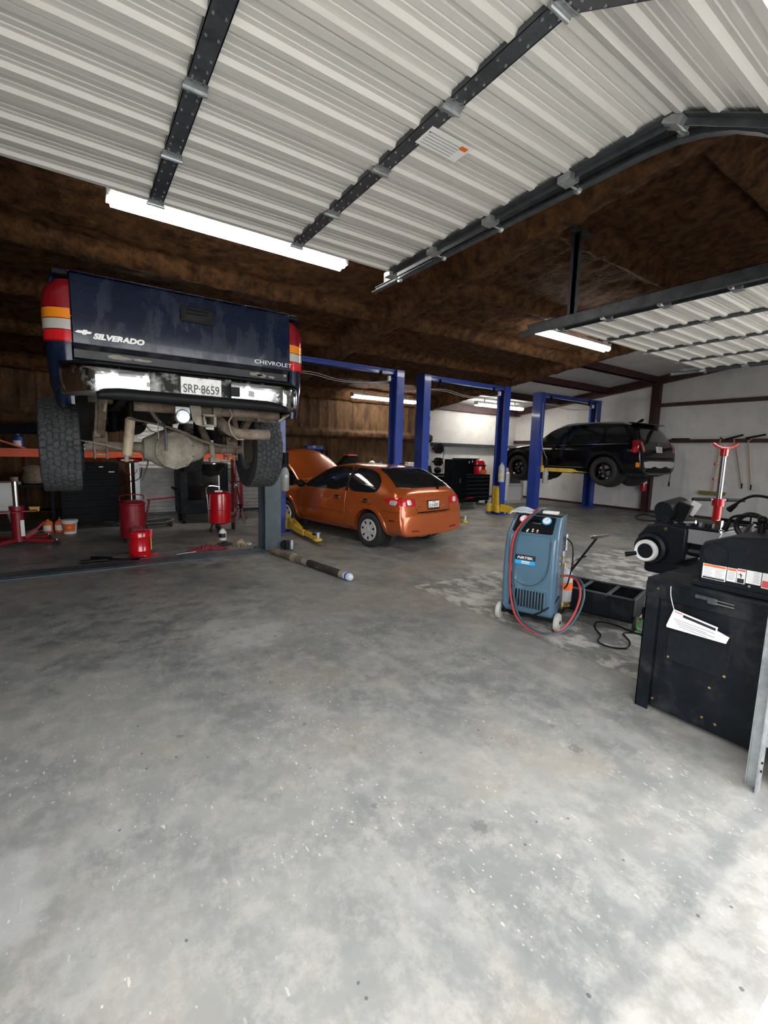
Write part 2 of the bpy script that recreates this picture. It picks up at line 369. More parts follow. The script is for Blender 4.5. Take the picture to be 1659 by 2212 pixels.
struct(b.build('trim_7', MAT['red_iron']))
# right wall: white vinyl blankets with wavy seams, torn foot
def vw(u, w):
    y = .6 + (YB-.6)*u; z = .02 + 4.75*w; zt = roofz(y) + .06; z = min(z, zt)
    s = abs(((y+.35) % 1.83) - .9)
    d = .02*noise.noise((y*1.2, z*1.0, 5)) + .012*noise.noise((y*4, z*2.5, 8)) + (.02*max(0, 1-s/.05) if s < .05 else 0)
    d += .03*max(0, .25-z)*noise.noise((y*8, z*9, 3))
    return (XR - .02 - d - .01, y, z)
struct(MB().grid(vw, 230, 70).build('wall_right', MAT['vinyl'], ang=180))
struct(MB().box(XR, XR+.1, .3, YB+.1, -.05, 5.2).build('wall_right_outer', MAT['galv']))
for k, z in ((1, 2.21), (2, 3.29)):
    g = MB().box(XR-.16, XR-.02, .7, YB-.05, z-.05, z+.05) if k == 1 else MB().box(XR-.16, XR-.02, .7, 6.95, z-.05, z+.05)
    struct(g.build('trim_%d' % (7+k), MAT['red_iron']))
col = MB().box(XR-.22, XR-.04, 6.88, 6.9, 0, roofz(7)-.1).box(XR-.22, XR-.04, 7.09, 7.11, 0, roofz(7)-.1).box(XR-.15, XR-.13, 6.9, 7.09, 0, roofz(7)-.1)
struct(col.build('trim_10', MAT['red_iron']))
struct(MB().box(XR-.10, XR-.02, .7, YB-.05, 0, .07).build('baseboard_right', MAT['red_iron']))
# back wall: foam on the left, white vinyl on the right
def bw(u, w):
    x = XL + (XW-.02+.03*noise.noise((0, w*20, 4))-XL)*u; z = 3.7*w
    rib = ((x+.1) % .3)/.3; d = .07*max(0, 1-abs(rib-.5)*9)
    d = -d + .03*noise.noise((x*3, 0, z*1.6)) + .022*noise.noise((x*9, 2, z*5))
    gi = bumpf(z-2.18, .10, .03)*.20
    if x < 4.3 and x > 1.1 and z < 2.45: gi = 0
    return (x, YB - .06 - gi + d*.8, z)
struct(MB().grid(bw, 330, 84).build('wall_back', MAT['foamwall'], ang=180))
struct(MB().grid(lambda u, w: (10.2+(XR-10.2)*u, YB-.02 + .02*noise.noise((u*7, w*4, 2)) + .006*noise.noise((u*25, w*12, 2)), .03+3.3*w), 70, 40).build('wall_back_white', MAT['vinyl'], ang=180))
struct(MB().box(XL-.1, XR+.1, YB+.05, YB+.15, -.05, 4.2).build('wall_back_outer', MAT['galv']))
struct(MB().box(10.4, XR-.1, YB-.2, YB-.05, 1.93, 2.05).build('trim_11', MAT['galv']))
struct(MB().box(10.4, XR-.1, YB-.1, YB-.04, 0, .06).build('baseboard_back', MAT['red_iron']))
struct(MB().grid(lambda u, w: (XL+.05+.04*noise.noise((w*7, u*30, 1)), .6+(YB-.6)*u, 4.8*w), 60, 30).build('wall_left', MAT['foamwall'], ang=180))
struct(MB().box(XL-.1, XL, .3, YB+.1, -.05, 5.2).build('wall_left_outer', MAT['galv']))
f = MB()
for x0, x1, z0, z1 in ((XL, -1.62, 0, 5.1), (-1.62, 2.85, 3.42, 5.1), (2.85, 5.2, 0, 5.1), (5.2, 9.9, 3.42, 5.1), (9.9, XR, 0, 5.1)):
    f.box(x0, x1, .42, .58, z0, z1)
struct(f.build('wall_front', MAT['vinyl'], merge=False))

# ---------------------------------------------------------------- ribbed overhead doors
def rib_profile():
    p = [(0, 0), (.012, 0), (.014, .028), (.05, .028), (.056, .004)]
    def groove(y): return [(y-.006, .004), (y, -.004), (y+.006, .004)]
    def rib(y): return [(y-.034, .004), (y-.018, .026), (y+.018, .026), (y+.034, .004)]
    p += groove(.10) + groove(.145) + rib(.20) + groove(.265) + groove(.31) + groove(.355) + rib(.415) + groove(.48) + groove(.525) + rib(.585-.02)[0:0] + [(.578, .004), (.584, .022), (.622, .022), (.626, 0), (.63, 0)]
    return p
def door(name, label, x0, x1, z, y_end, stiles, sticker=None):
    t = thing(name, label, 'garage door', ((x0+x1)/2, y_end, z)); prof = rib_profile(); L = .64
    pts = [(y_end - L*i, z) for i in range(5)]; a = R(29)
    pts.append((pts[-1][0]-L*math.cos(a), pts[-1][1]-L*math.sin(a)))
    for i in range(5):
        k9 = (1.12 if i == 4 else 1)*L/.63
        (ya, za), (yb, zb) = pts[i], pts[i+1]; d = V((0, yb-ya, zb-za)).normalized(); nrm = V((0, d.z, -d.y)); nrm = nrm if nrm.z < 0 else -nrm
        o = V((0, ya, za)); vs = []; q = len(prof)
        for x in (x0, x1):
            vs += [V((x,0,0)) + o + d*s*k9 + nrm*h for s, h in prof]
            vs += [V((x,0,0)) + o + d*s*k9 - nrm*.03 for s in (L, 0)]
        n = q+2; fs = [(k, (k+1) % n, n+(k+1) % n, n+k) for k in range(n)] + [tuple(range(n)), tuple(range(n, 2*n))[::-1]]
        p = MB().add(vs, fs).build('panel', MAT['door_white'], t, ang=25)
        def seg(x, w, s0, s1, h0, h1, mb):
            c = [V((x+i*w/2,0,0)) + o + d*s*k9 + nrm*h for i in (-1, 1) for s in (s0, s1) for h in (h0, h1)]
            mb.add(c, [(0,1,3,2),(4,6,7,5),(0,4,5,1),(2,3,7,6),(0,2,6,4),(1,5,7,3)]); return mb
        for x in stiles:
            m = MB(); seg(x, .092, .004, L-.004, .026, .030, m); seg(x-.044, .005, .004, L-.004, -.0, .030, m); seg(x+.044, .005, .004, L-.004, -.0, .030, m)
            st = m.build('stile', MAT['galv'], p, bevel=0)
            m = MB()
            for s in (.05, .07, .13, .2, .33, .45, .56, .60):
                for dx in (-.026, .026):
                    c = V((x+dx,0,0)) + o + d*s; m.cyl(c + nrm*.029, c + nrm*.036, .006, n=8)
            m.build('screw_heads', MAT['galv_l'], p)
            m = MB(); seg(x, .105, -.035, .05, .032, .036, m)
            c = o + nrm*.042; m.cyl(c + V((x-.058,0,0)), c + V((x+.058,0,0)), .012, n=10)
            m.build('hinge', MAT['galv_l'], p)
        for x in (x0+.05, x1-.05):
            m = MB(); seg(x, .10, .004, L-.004, .02, .027, m); seg(x, .006, .004, L-.004, .027, .06, m)
            for s in (.1, .22, .37, .5): seg(x+.02, .03, s, s+.035, .027, .034, m)
            m.build('end_stile', MAT['galv'], p)
            m = MB(); sg = 1 if x > (x0+x1)/2 else -1; seg(x, .09, -.03, .06, .03, .07, m); c = o + nrm*.06
            m.cyl(c + V((x,0,0)), c + V((x+sg*.14,0,0)), .008, n=8); m.cyl(c + V((x+sg*.11,0,0)), c + V((x+sg*.14,0,0)), .024, n=14)
            m.build('roller_bracket', MAT['galv_l'], p)
        if sticker and i == sticker[2]:
            sx, s0 = sticker[0], sticker[1]; m = MB(); seg(sx, .30, s0, s0+.15, .030, .0315, m); st = m.build('sticker', MAT['label_w'], p)
            m = MB()
            for k in range(5): seg(sx-.02, .22, s0+.02+.022*k, s0+.028+.022*k, .0315, .0322, m)
            m.build('sticker_print', MAT['label_g'], p)
            m = MB(); seg(sx+.11, .05, s0+.10, s0+.13, .0315, .0325, m); m.build('sticker_mark', MAT['label_o'], p)
    return t
def track(name, label, x, z, yend, side, floor=True, ang=None, rear=None):
    t = thing(name, label, 'door track', (x, .67, 0))
    # C channel: sweep a section along the rail
    path = [(yend, z), (1.5, z)]
    for k in range(1, 9):
        a = k/8*PI/2; path.append((1.5-.83*math.sin(a)*1.0, z-.62*(1-math.cos(a))))
    cut = len(path); path.append((.67, 0.0))
    def sweep(pp, mat, nm):
        sec = [(-.028, -.045), (-.024, -.045), (-.024, -.049), (.028, -.049), (.028, .012), (.012, .012), (.012, .008), (.024, .008), (.024, -.045+.004), (-.028, -.041)]
        m = MB(); vs = []; n = len(sec)
        for i, (y, zz) in enumerate(pp):
            a = V((0, pp[min(i+1, len(pp)-1)][0]-pp[max(i-1,0)][0], pp[min(i+1, len(pp)-1)][1]-pp[max(i-1,0)][1])).normalized()
            nr = V((0, -a.z, a.y)); nr = nr if nr.z > 1e-3 or (abs(nr.z) <= 1e-3 and nr.y > 0) else -nr
            if abs(a.z) > .98: nr = V((0, 1, 0))
            vs += [V((x + side*s, y, zz)) + nr*h for s, h in sec]
        fs = [(i*n+k, i*n+(k+1) % n, (i+1)*n+(k+1) % n, (i+1)*n+k) for i in range(len(pp)-1) for k in range(n)]
        return m.add(vs, fs).build(nm, mat, t, ang=30)
    sweep(path[:cut], MAT['galv'], 'horizontal_rail'); sweep(path[cut-1:], MAT['galv_l'], 'vertical_rail')
    m = MB().box(x+side*.028-.003, x+side*.028+.003, 1.4, yend-.15, z-.03, z+.075).box(x+side*.028-.003, x+side*.028+.055*side if side > 0 else x-.028+.003, 1.4, yend-.15, z+.07, z+.075)
    m.build('reinforcing_angle', MAT['galv'], t)
    for zz in (.25, .9, 1.6, 2.3): MB().box(min(x, x+side*.1), max(x, x+side*.1), .575, .64, zz, zz+.06).build('wall_bracket', MAT['galv_l'], t)
    for zz in (.12, .165, .5, .55): MB().cyl((x-.012*side, .615, zz), (x-.012*side, .628, zz), .006, n=8).build('slot_hole', MAT['blackpaint'], t)
    if rear:
        m = MB().box(x+.02, x+.06, rear-.03, rear+.03, z, roofz(rear)).box(x+.02, x+.026, rear-.07, rear+.07, z-.02, roofz(rear)-.02).box(x-.12, x+.3, rear-.03, rear+.03, roofz(rear)-.06, roofz(rear)-.02)
        m.build('hanger_bracket', MAT['galv'], t)
    return t
door('garage_door', 'open white ribbed overhead door with two dark stiles, nearest the viewer', -1.52, 2.68, 3.41, 3.83, (-.47, .58, 1.66), (1.82, .33, 2))
door('garage_door', 'open white ribbed overhead door farther off, above the lifted black sport utility vehicle', 5.35, 9.8, 3.36, 3.83, (6.45, 7.6, 8.72))
track('door_track', 'galvanised track of the nearer overhead door, bent down beside the black cabinet', 2.76, 3.40, 4.31, 1)
track('door_track', 'galvanised track with a hanger bracket along the near edge of the farther overhead door', 5.27, 3.36, 4.40, -1, rear=3.62)
track('door_track', 'galvanised track along the far edge of the farther overhead door', 9.9, 3.36, 4.45, 1)

# ---------------------------------------------------------------- strip lights
def strip(label, x0, x1, y, z, up):
    t = thing('strip_light', label, 'ceiling light', ((x0+x1)/2, y, z), 0, None)
    MB().prism([(y-.06, z+.09), (y+.06, z+.09), (y+.09, z+.02), (y+.05, z+.015), (y-.05, z+.015), (y-.09, z+.02)], 'x', x0, x1).build('housing', MAT['white'], t)
    for k in (-1, 1):
        MB().cyl((x0+.02, y+k*.05, z-.02), (x1-.02, y+k*.05, z-.02), .048, n=14).build('lamp_tube', MAT['tube'], t)
    for x in (x0, x1): MB().box(x-.02, x+.02, y-.09, y+.09, z-.03, z+.09).build('end_cap', MAT['white'], t, bevel=.005)
    m = MB()
    for x in (x0+.4, x1-.4): m.box(x-.015, x+.015, y-.015, y+.015, z+.08, up)
    m.build('mounting_strap', MAT['galv_l'], t)
    return t
strip('long bright strip light just beyond the edge of the nearest overhead door', .385, 2.86, 5.17, 3.93, roofz(5.17)+.06)
strip('bright strip light at the corner of the farther overhead door', 7.35, 9.72, 5.72, 4.02, roofz(5.72)+.08)
strip('strip light hung out of sight behind the raised blue pickup', .7, 3.0, 9.6, 3.48, roofz(9.6)+.05)  # extra lamp added out of view to brighten shutter and rack under the truck
strip('strip light against the brown back wall behind the blue posts', 6.85, 9.2, 11.75, 3.30, roofz(11.75)+.05)
strip('strip light under the white ceiling in the back corner', 11.5, 13.9, 11.3, 3.40, roofz(11.3)+.1)
# ---------------------------------------------------------------- vehicle lifts
def arm(parent, piv, tip, z, nm='arm', gus=True):
    piv = V((*piv, z)); tip = V((*tip, z-.02)); d = (tip-piv).normalized(); mid = piv + d*(tip-piv).length*.55; m = MB()
    m.bar(piv, mid + d*.1, .12, .11); m.bar(mid, tip, .085, .08); m.cyl(piv + V((0,0,-.09)), piv + V((0,0,.12)), .085, n=18)
    if gus:
        sd = d.cross(V((0,0,1))); a = piv + d*.10 + V((0,0,.05))
        for s in (-.055, .05): m.add([a+sd*s, a+d*.55+sd*s, a+sd*s+V((0,0,.11)), a+sd*(s+.012), a+d*.55+sd*(s+.012), a+sd*(s+.012)+V((0,0,.11))], [(0,1,2),(3,5,4),(0,3,4,1),(1,4,5,2),(2,5,3,0)])
    m.cyl(tip + V((0,0,-.035)), tip + V((0,0,.01)), .075, n=20)
    o = m.build(nm, MAT['yellow'], parent, bevel=.006)
    MB().cyl(tip + V((0,0,.01)), tip + V((0,0,.10)), .035, n=16).cyl(tip + V((0,0,.10)), tip + V((0,0,.115)), .05, n=16).build('lift_pad', MAT['galv_l'], o)
    MB().bar(mid + V((0,0,.075)), mid + d*.22 + V((0,0,.075)), .05, .02).cyl(tip - d*.14 + V((0,0,.05)), tip - d*.14 + V((0,0,.065)), .05, n=14).build('pad_rest', MAT['plas'], o)
    return o
def lift(label, xl, xr, yf, zc, arms, unit, H=3.52):
    """xl, xr: outer faces of the left and right columns; yf: their front face; zc: carriage height."""
    t = thing('vehicle_lift', label, 'car lift', ((xl+xr)/2, yf+.15, 0), 0, 'blue two-post lifts'); W = .21; D = .30
    for sg, x in ((1, xl), (-1, xr)):
        q = lambda a, b: (min(x+sg*a, x+sg*b), max(x+sg*a, x+sg*b)); m = MB()
        m.box(*q(0, .012), yf, yf+D, 0, H); m.box(*q(.012, W), yf, yf+.012, 0, H); m.box(*q(.012, W), yf+D-.012, yf+D, 0, H)
        m.box(*q(W-.012, W), yf+.012, yf+.07, 0, H); m.box(*q(W-.012, W), yf+D-.07, yf+D-.012, 0, H)
        c = m.build('column', MAT['blue'], t, bevel=.004)
        m = MB().box(*q(-.12, W+.12), yf-.10, yf+D+.10, 0, .02)
        for yy in (yf-.06, yf+D+.06):
            for dx in (-.07, W+.07): m.cyl((x+sg*dx, yy, .02), (x+sg*dx, yy, .055), .016, n=8)
        for yy in (yf-.012, yf+D):
            m.prism([(x+sg*.0, .02), (x+sg*W, .02), (x+sg*W*.7, .16), (x+sg*W*.3, .16)], 'y', yy, yy+.012)
        m.build('base_plate', MAT['blue'], t, merge=False)
        ch = .70 if sg < 0 or zc > .5 else .30; m = MB().box(*q(.03, W+.03), yf+.05, yf+D-.05, zc+.05, zc+ch); m.box(*q(W-.02, W+.10), yf-.02, yf+D+.02, zc-.02, zc+.14)
        m.bar((x+sg*(W+.04), yf+.04, zc+.14), (x+sg*(W+.02), yf+.09, zc+ch-.04), .09, .08)
        m.build('carriage', MAT['yellow'], t, bevel=.006)
        m = MB().cyl((x+sg*.09, yf+.15, zc+.7), (x+sg*.09, yf+.15, H-.1), .035, n=14).tube([(x+sg*.15, yf+.12, .1), (x+sg*.15, yf+.12, H)], .006)
        m.build('lift_cylinder', MAT['blackpaint'], t)
    MB().box(xl+.05, xr-.05, yf+.08, yf+.20, H-.10, H-.03).box(xl+.05, xr-.05, yf+.075, yf+.205, H-.03, H+.01).build('crossbar', MAT['blue'], t, bevel=.006)
    m = MB().cyl((xl+.55, yf+.05, H-.14), (xr-.6, yf+.05, H-.17), .022, n=10); m.box(xl+.53, xl+.56, yf+.03, yf+.1, H-.2, H-.06); m.box(xr-.63, xr-.6, yf+.03, yf+.1, H-.2, H-.06)
    m.build('shutoff_bar', MAT['plas'], t)
    pts = [(xl+.2, yf+.1, H-.32), (xl+.8, yf+.1, H-.28), (xl+1.5, yf+.11, H-.36), (xr-.7, yf+.1, H-.33), (xr-.3, yf+.1, H-.24)]
    m = MB().tube(smooth_path(pts), .006, 6); m.tube(smooth_path([(a+.03, b, c-.05*math.sin(i*1.2)) for i, (a, b, c) in enumerate(pts)]), .006, 6)
    m.build('cable', MAT['label_g'], t)
    MB().box(xr-.42, xr-.36, yf+.03, yf+.09, H-.26, H-.15).build('limit_switch', MAT['white'], t, bevel=.006)
    for side, tip, nm in arms:
        sg, x = (1, xl) if side < 0 else (-1, xr); piv = (x+sg*(W+.07), yf+(.0 if tip[1] < yf+.15 else .3)); arm(t, piv, tip, zc+.06, gus=zc < .5 and tip[1] < yf)
    ux, uz = unit
    if uz:
        m = MB().cyl((ux, yf-.09, uz+.28), (ux, yf-.09, uz+.50), .075, n=20).box(ux-.07, ux+.07, yf-.13, yf, uz+.22, uz+.30)
        mo = m.build('power_unit', MAT['plas'], t, bevel=.008)
        MB().rev([(0, uz-.25), (.07, uz-.25), (.085, uz-.22), (.085, uz+.10), (.06, uz+.18), (.03, uz+.22), (0, uz+.22)], (ux, yf-.09, 0), n=20).build('fluid_reservoir', MAT['jug'], t)
        MB().box(ux-.03, ux+.03, yf-.178, yf-.172, uz+.02, uz+.07).build('reservoir_label', MAT['label_w'], t)
        MB().tube(smooth_path([(ux-.02, yf-.12, uz+.5), (ux-.16, yf-.06, uz+.8), (ux-.2, yf-.02, uz+1.2), (ux-.22, yf-.01, H-.3)]), .008, 6).build('power_cord', MAT['label_g'], t)
    return t
lift('blue two-post lift standing around the orange hatchback', 3.27, 6.36, 8.55, .10,
     [(-1, (3.42, 6.98), 0), (-1, (4.0, 9.9), 0), (1, (6.30, 7.02), 0), (1, (5.7, 10.0), 0)], (3.42, 1.10))
lift('empty blue two-post lift in the middle, between hatchback and black vehicle', 6.95, 10.02, 8.55, .10,
     [(-1, (7.35, 7.4), 0), (-1, (7.1, 10.3), 0), (1, (10.0, 7.95), 0), (1, (11.0, 9.6), 0)], (9.45, 0))
lift('blue two-post lift holding up the black sport utility vehicle', 11.35, 14.52, 8.55, 1.22,
     [(-1, (12.3, 7.35), 0), (-1, (12.4, 9.6), 0), (1, (13.6, 7.35), 0), (1, (13.5, 9.6), 0)], (11.66, 1.10))
# cylinder strapped to the middle lift's right post
t = thing('gas_cylinder', 'pale cylinder with a yellow band on the right post of the empty blue lift', 'cylinder', (9.46, 8.62, .93))
MB().rev([(0, .93), (.08, .93), (.085, .96), (.085, 1.32), (.06, 1.39), (.025, 1.42), (.025, 1.46), (0, 1.46)], (9.72, 8.46, 0), n=20).build('bottle', MAT['jug'], t)
MB().rev([(.0865, 1.10), (.0865, 1.15)], (9.72, 8.46, 0), n=20).build('band', MAT['yellowp'], t)
MB().box(9.66, 9.78, 8.45, 8.56, 1.0, 1.03).build('bracket', MAT['blackpaint'], t)

# slate-grey floor-plate lift under the pickup
t = thing('vehicle_lift', 'slate grey floor-plate lift under the raised blue pickup', 'car lift', (.85, 7.15, 0))
for sg, x in ((-1, 2.77), (1, -1.45)):
    q = lambda a, b: (min(x+sg*a, x+sg*b), max(x+sg*a, x+sg*b)); m = MB(); yf = 7.02; D = .32; W = .27; H = 2.75
    m.box(*q(0, .014), yf, yf+D, 0.02, H); m.box(*q(.014, W), yf, yf+.014, .02, H); m.box(*q(.014, W), yf+D-.014, yf+D, .02, H)
    m.box(*q(W-.014, W), yf+.014, yf+.06, .02, H); m.box(*q(W-.014, W), yf+D-.06, yf+D-.014, .02, H)
    m.build('column', MAT['greypost'], t, bevel=.004)
    m = MB().box(*q(-.12, W+.06), yf-.08, yf+D+.1, 0, .02)
    for yy in (yf-.04, yf+D+.05): m.cyl((x-sg*.06, yy, .02), (x-sg*.06, yy, .06), .018, n=8)
    m.build('base_plate', MAT['greypost'], t)
    m = MB().box(*q(.05, W+.03), yf+.06, yf+D-.06, 1.5, 2.15).box(*q(W-.02, W+.1), yf-.02, yf+D+.02, 1.72, 1.86)
    m.build('carriage', MAT['blackpaint'], t, bevel=.005)
    for ty in (6.4, 8.6):
        a = V((x+sg*(W+.05), yf+(.0 if ty < 7 else .3), 1.8)); b = V((.42 if sg > 0 else 1.38, ty, 1.86)); mm = MB().bar(a, b, .1, .09).cyl(b+V((0,0,-.03)), b+V((0,0,.2)), .06, n=16)
        mm.build('arm', MAT['blackpaint'], t, bevel=.005)
MB().box(-1.4, 2.5, 6.92, 7.30, 0, .018).box(-1.4, 2.5, 6.97, 7.25, .018, .026).build('floor_plate', MAT['greypost'], t, bevel=.004)
m = MB().cyl((2.82, 6.93, .10), (2.82, 7.0, .10), .07, n=18).box(2.80, 2.86, 6.9, 6.96, .02, .17)
m.build('cable_pulley', MAT['plas'], t); MB().cyl((2.90, 6.9, .03), (2.90, 6.9, .18), .035, n=14).build('anchor_cap', MAT['galv_l'], t)

# ---------------------------------------------------------------- vehicle helpers
def bake(o):
    bpy.context.view_layer.update(); dg = bpy.context.evaluated_depsgraph_get()
    me = bpy.data.meshes.new_from_object(o.evaluated_get(dg)); o.modifiers.clear(); old = o.data; o.data = me; me.name = o.name; bpy.data.meshes.remove(old); return o
def loft(stations, sub=2):
    """stations: list of (y, [(x,z)...]) half sections bottom-centre to top-centre."""
    n = len(stations[0][1]); m = MB(); vs = []
    ring = 2*n - 2
    for y, pts in stations:
        vs += [(x, y, z) for x, z in pts] + [(-x, y, z) for x, z in pts[-2:0:-1]]
    fs = [(i*ring+k, i*ring+(k+1) % ring, (i+1)*ring+(k+1) % ring, (i+1)*ring+k) for i in range(len(stations)-1) for k in range(ring)]
    for base in (0, (len(stations)-1)*ring):
        L_ = lambda i: base+i; R_ = lambda i: base + (ring-i) % ring
        for i in range(n-1):
            q = [L_(i), L_(i+1), R_(i+1), R_(i)]; q = [a for j, a in enumerate(q) if a not in q[:j]]
            fs.append(tuple(q if base else q[::-1]))
    return m.add(vs, fs)
class Skin:
    def __init__(s, o):
        s.o = o; bm = bmesh.new(); bm.from_mesh(o.data); s.t = BVHTree.FromBMesh(bm); bm.free(); s.inv = None
    def hit(s, ax, u, w):
        d = {'x-': V((1,0,0)), 'x+': V((-1,0,0)), 'y-': V((0,1,0)), 'y+': V((0,-1,0)), 'z+': V((0,0,-1)), 'z-': V((0,0,1))}[ax]
        p = {'x': V((0,u,w)), 'y': V((u,0,w)), 'z': V((u,w,0))}[ax[0]] - d*8
        h, nr, _, _ = s.t.ray_cast(p, d)
        if h is None:
            h, nr, _, _ = s.t.find_nearest(p + d*8 - d*.8)
        if nr.dot(d) > 0: nr = -nr
        return h, nr, d
    def pt(s, ax, u, w, off):
        h, nr, d = s.hit(ax, u, w); return h + nr*off
    def patch(s, ax, poly, off=.004, rings=7, rnd=2, under=.008, dens=.05):
        P = [V((a, b)) for a, b in poly]
        for _ in range(rnd):
            Q = []
            for i, a in enumerate(P):
                b = P[(i+1) % len(P)]; Q += [a*.82 + b*.18, a*.18 + b*.82]
            P = Q
        D = []
        for i, a in enumerate(P):
            b = P[(i+1) % len(P)]; k = max(1, int((b-a).length/dens)); D += [a.lerp(b, j/k) for j in range(k)]
        c = sum(D, V((0,0)))/len(D); n = len(D); vs = [s.pt(ax, p.x, p.y, -under) for p in D]
        for r in range(rings):
            f = 1 - r/rings; vs += [s.pt(ax, *(c + (p-c)*f), off if r else off*.8) for p in D]
        vs.append(s.pt(ax, c.x, c.y, off)); m = MB()
        fs = [(r*n+i, r*n+(i+1) % n, (r+1)*n+(i+1) % n, (r+1)*n+i) for r in range(rings) for i in range(n)]
        fs += [(rings*n+i, rings*n+(i+1) % n, len(vs)-1) for i in range(n)]
        return m.add(vs, fs)
    def line(s, ax, pts, w=.007, off=.0015, closed=False):
        P = [V(p) for p in pts]; D = []
        if closed: P.append(P[0])
        for i in range(len(P)-1):
            k = max(1, int((P[i+1]-P[i]).length/.04)); D += [P[i].lerp(P[i+1], j/k) for j in range(k)]
        D.append(P[-1]); m = MB(); q = [s.pt(ax, p.x, p.y, off) for p in D]
        return m.tube(q, w/2, 5)
    def ringstrip(s, ax, c, r0, r1, a0, a1, off, n=36):
        vs = []; fs = []
        for i in range(n+1):
            t = a0 + (a1-a0)*i/n
            row = [(r0, -.01), (r0, off), ((r0+r1)/2, off*1.25), (r1-.012, off*.8), (r1, -.004)]
            vs += [s.pt(ax, c[0]+r*math.cos(t), c[1]+r*math.sin(t), o) for r, o in row]
        k = 5; fs = [(i*k+j, i*k+j+1, (i+1)*k+j+1, (i+1)*k+j) for i in range(n) for j in range(k-1)]
        return MB().add(vs, fs)
def cut_wells(o, cs, r, xin, xout):
    for (y, z) in cs:
        for sg in (-1, 1):
            b = MB().cyl((sg*xin, y, z), (sg*xout, y, z), r, n=72).build('cut', MAT['dark']); b.matrix_world = wm(o); md = o.modifiers.new('c', 'BOOLEAN'); md.object = b; md.operation = 'DIFFERENCE'; md.solver = 'EXACT'
            bake(o); bpy.data.objects.remove(b)
    for p in o.data.polygons: p.use_smooth = True
    o.data.set_sharp_from_angle(angle=R(38))
def plain_tyre(r, w, rim):
    h = w/2; prof = [(rim-.01, -h*.75), (rim+.02, -h*.95), (r-.055, -h*1.02), (r-.02, -h*.92), (r-.004, -h*.78)]
    g = []
    for k in range(-3, 4):
        x = k*h*.2; g += [(r, x-h*.085), (r, x+h*.075), (r-.008, x+h*.08), (r-.008, x+h*.11)] if k < 3 else [(r, x-h*.085), (r, x+h*.1)]
    prof += g + [(r-.004, h*.78), (r-.02, h*.92), (r-.055, h*1.02), (rim+.02, h*.95), (rim-.01, h*.75)]
    return MB().rev(prof, ax='x', n=56)
# ================================================================ orange hatchback (origin: floor under the rear axle, y forward)
car = thing('hatchback_car', 'orange metallic four-door hatchback with raised hood, parked between blue lift posts', 'car', (5.03, 6.72, 0), R(10.6))
def hs(y, w, zb, zr, wr, belt=.93, lo=.45):
    b = min(belt, zr-.06)
    return (y, [(0, zb), (w*.62, zb), (w*.93, zb+.04), (w*1.005, lo if lo < b-.2 else (zb+b)/2), (w*1.0, b-.14), (w*.965, b), (w*(.965+wr)/2+.015, (b+zr)/2+.01), (w*wr, zr-.045), (w*wr*.62, zr-.005), (0, zr+.012)])
W = .875
def tail(y, w, zb, zt): # bumper and tail stations
    d = zt-zb
    return (y, [(0, zb), (w*.66, zb), (w*.93, zb+.03), (w*.99, zb+d*.30), (w*.99, zb+d*.50), (w*.97, zb+d*.66), (w*.94, zb+d*.80), (w*.86, zb+d*.95), (w*.55, zt), (0, zt+.006)])
st = [tail(-.80, .66, .27, .60), tail(-.785, .79, .25, .64), tail(-.74, .845, .24, .70), tail(-.715, .85, .24, .92), tail(-.67, .855, .24, 1.00),
      hs(-.58, .865, .24, 1.075, .80, .95), hs(-.36, W, .22, 1.235, .735, .95), hs(-.06, W, .20, 1.395, .70, .95), hs(.3, W, .19, 1.435, .69, .94), hs(.9, W, .19, 1.452, .69, .93),
      hs(1.4, W, .19, 1.415, .69, .92), hs(1.80, W, .19, 1.235, .715, .92), hs(2.2, W, .19, 1.01, .78, .92), hs(2.42, W, .19, .955, .80, .9), hs(2.9, .87, .2, .89, .78, .85), hs(3.25, .84, .21, .80, .74, .8), hs(3.45, .74, .24, .70, .7, .7), hs(3.52, .6, .30, .60, .7, .6)]
body = loft(st).build('body', MAT['orange'], car, world=False)
sd = body.modifiers.new('s', 'SUBSURF'); sd.levels = 3; sd.render_levels = 3; bake(body)
S0 = Skin(body); RW = .302
cut_wells(body, [(0, RW), (2.6, RW)], .375, .56, 1.2)
S = Skin(body)
def cp(mb, nm, mat, par=None, **k): return mb.build(nm, MAT[mat], par or car, world=False, **k)
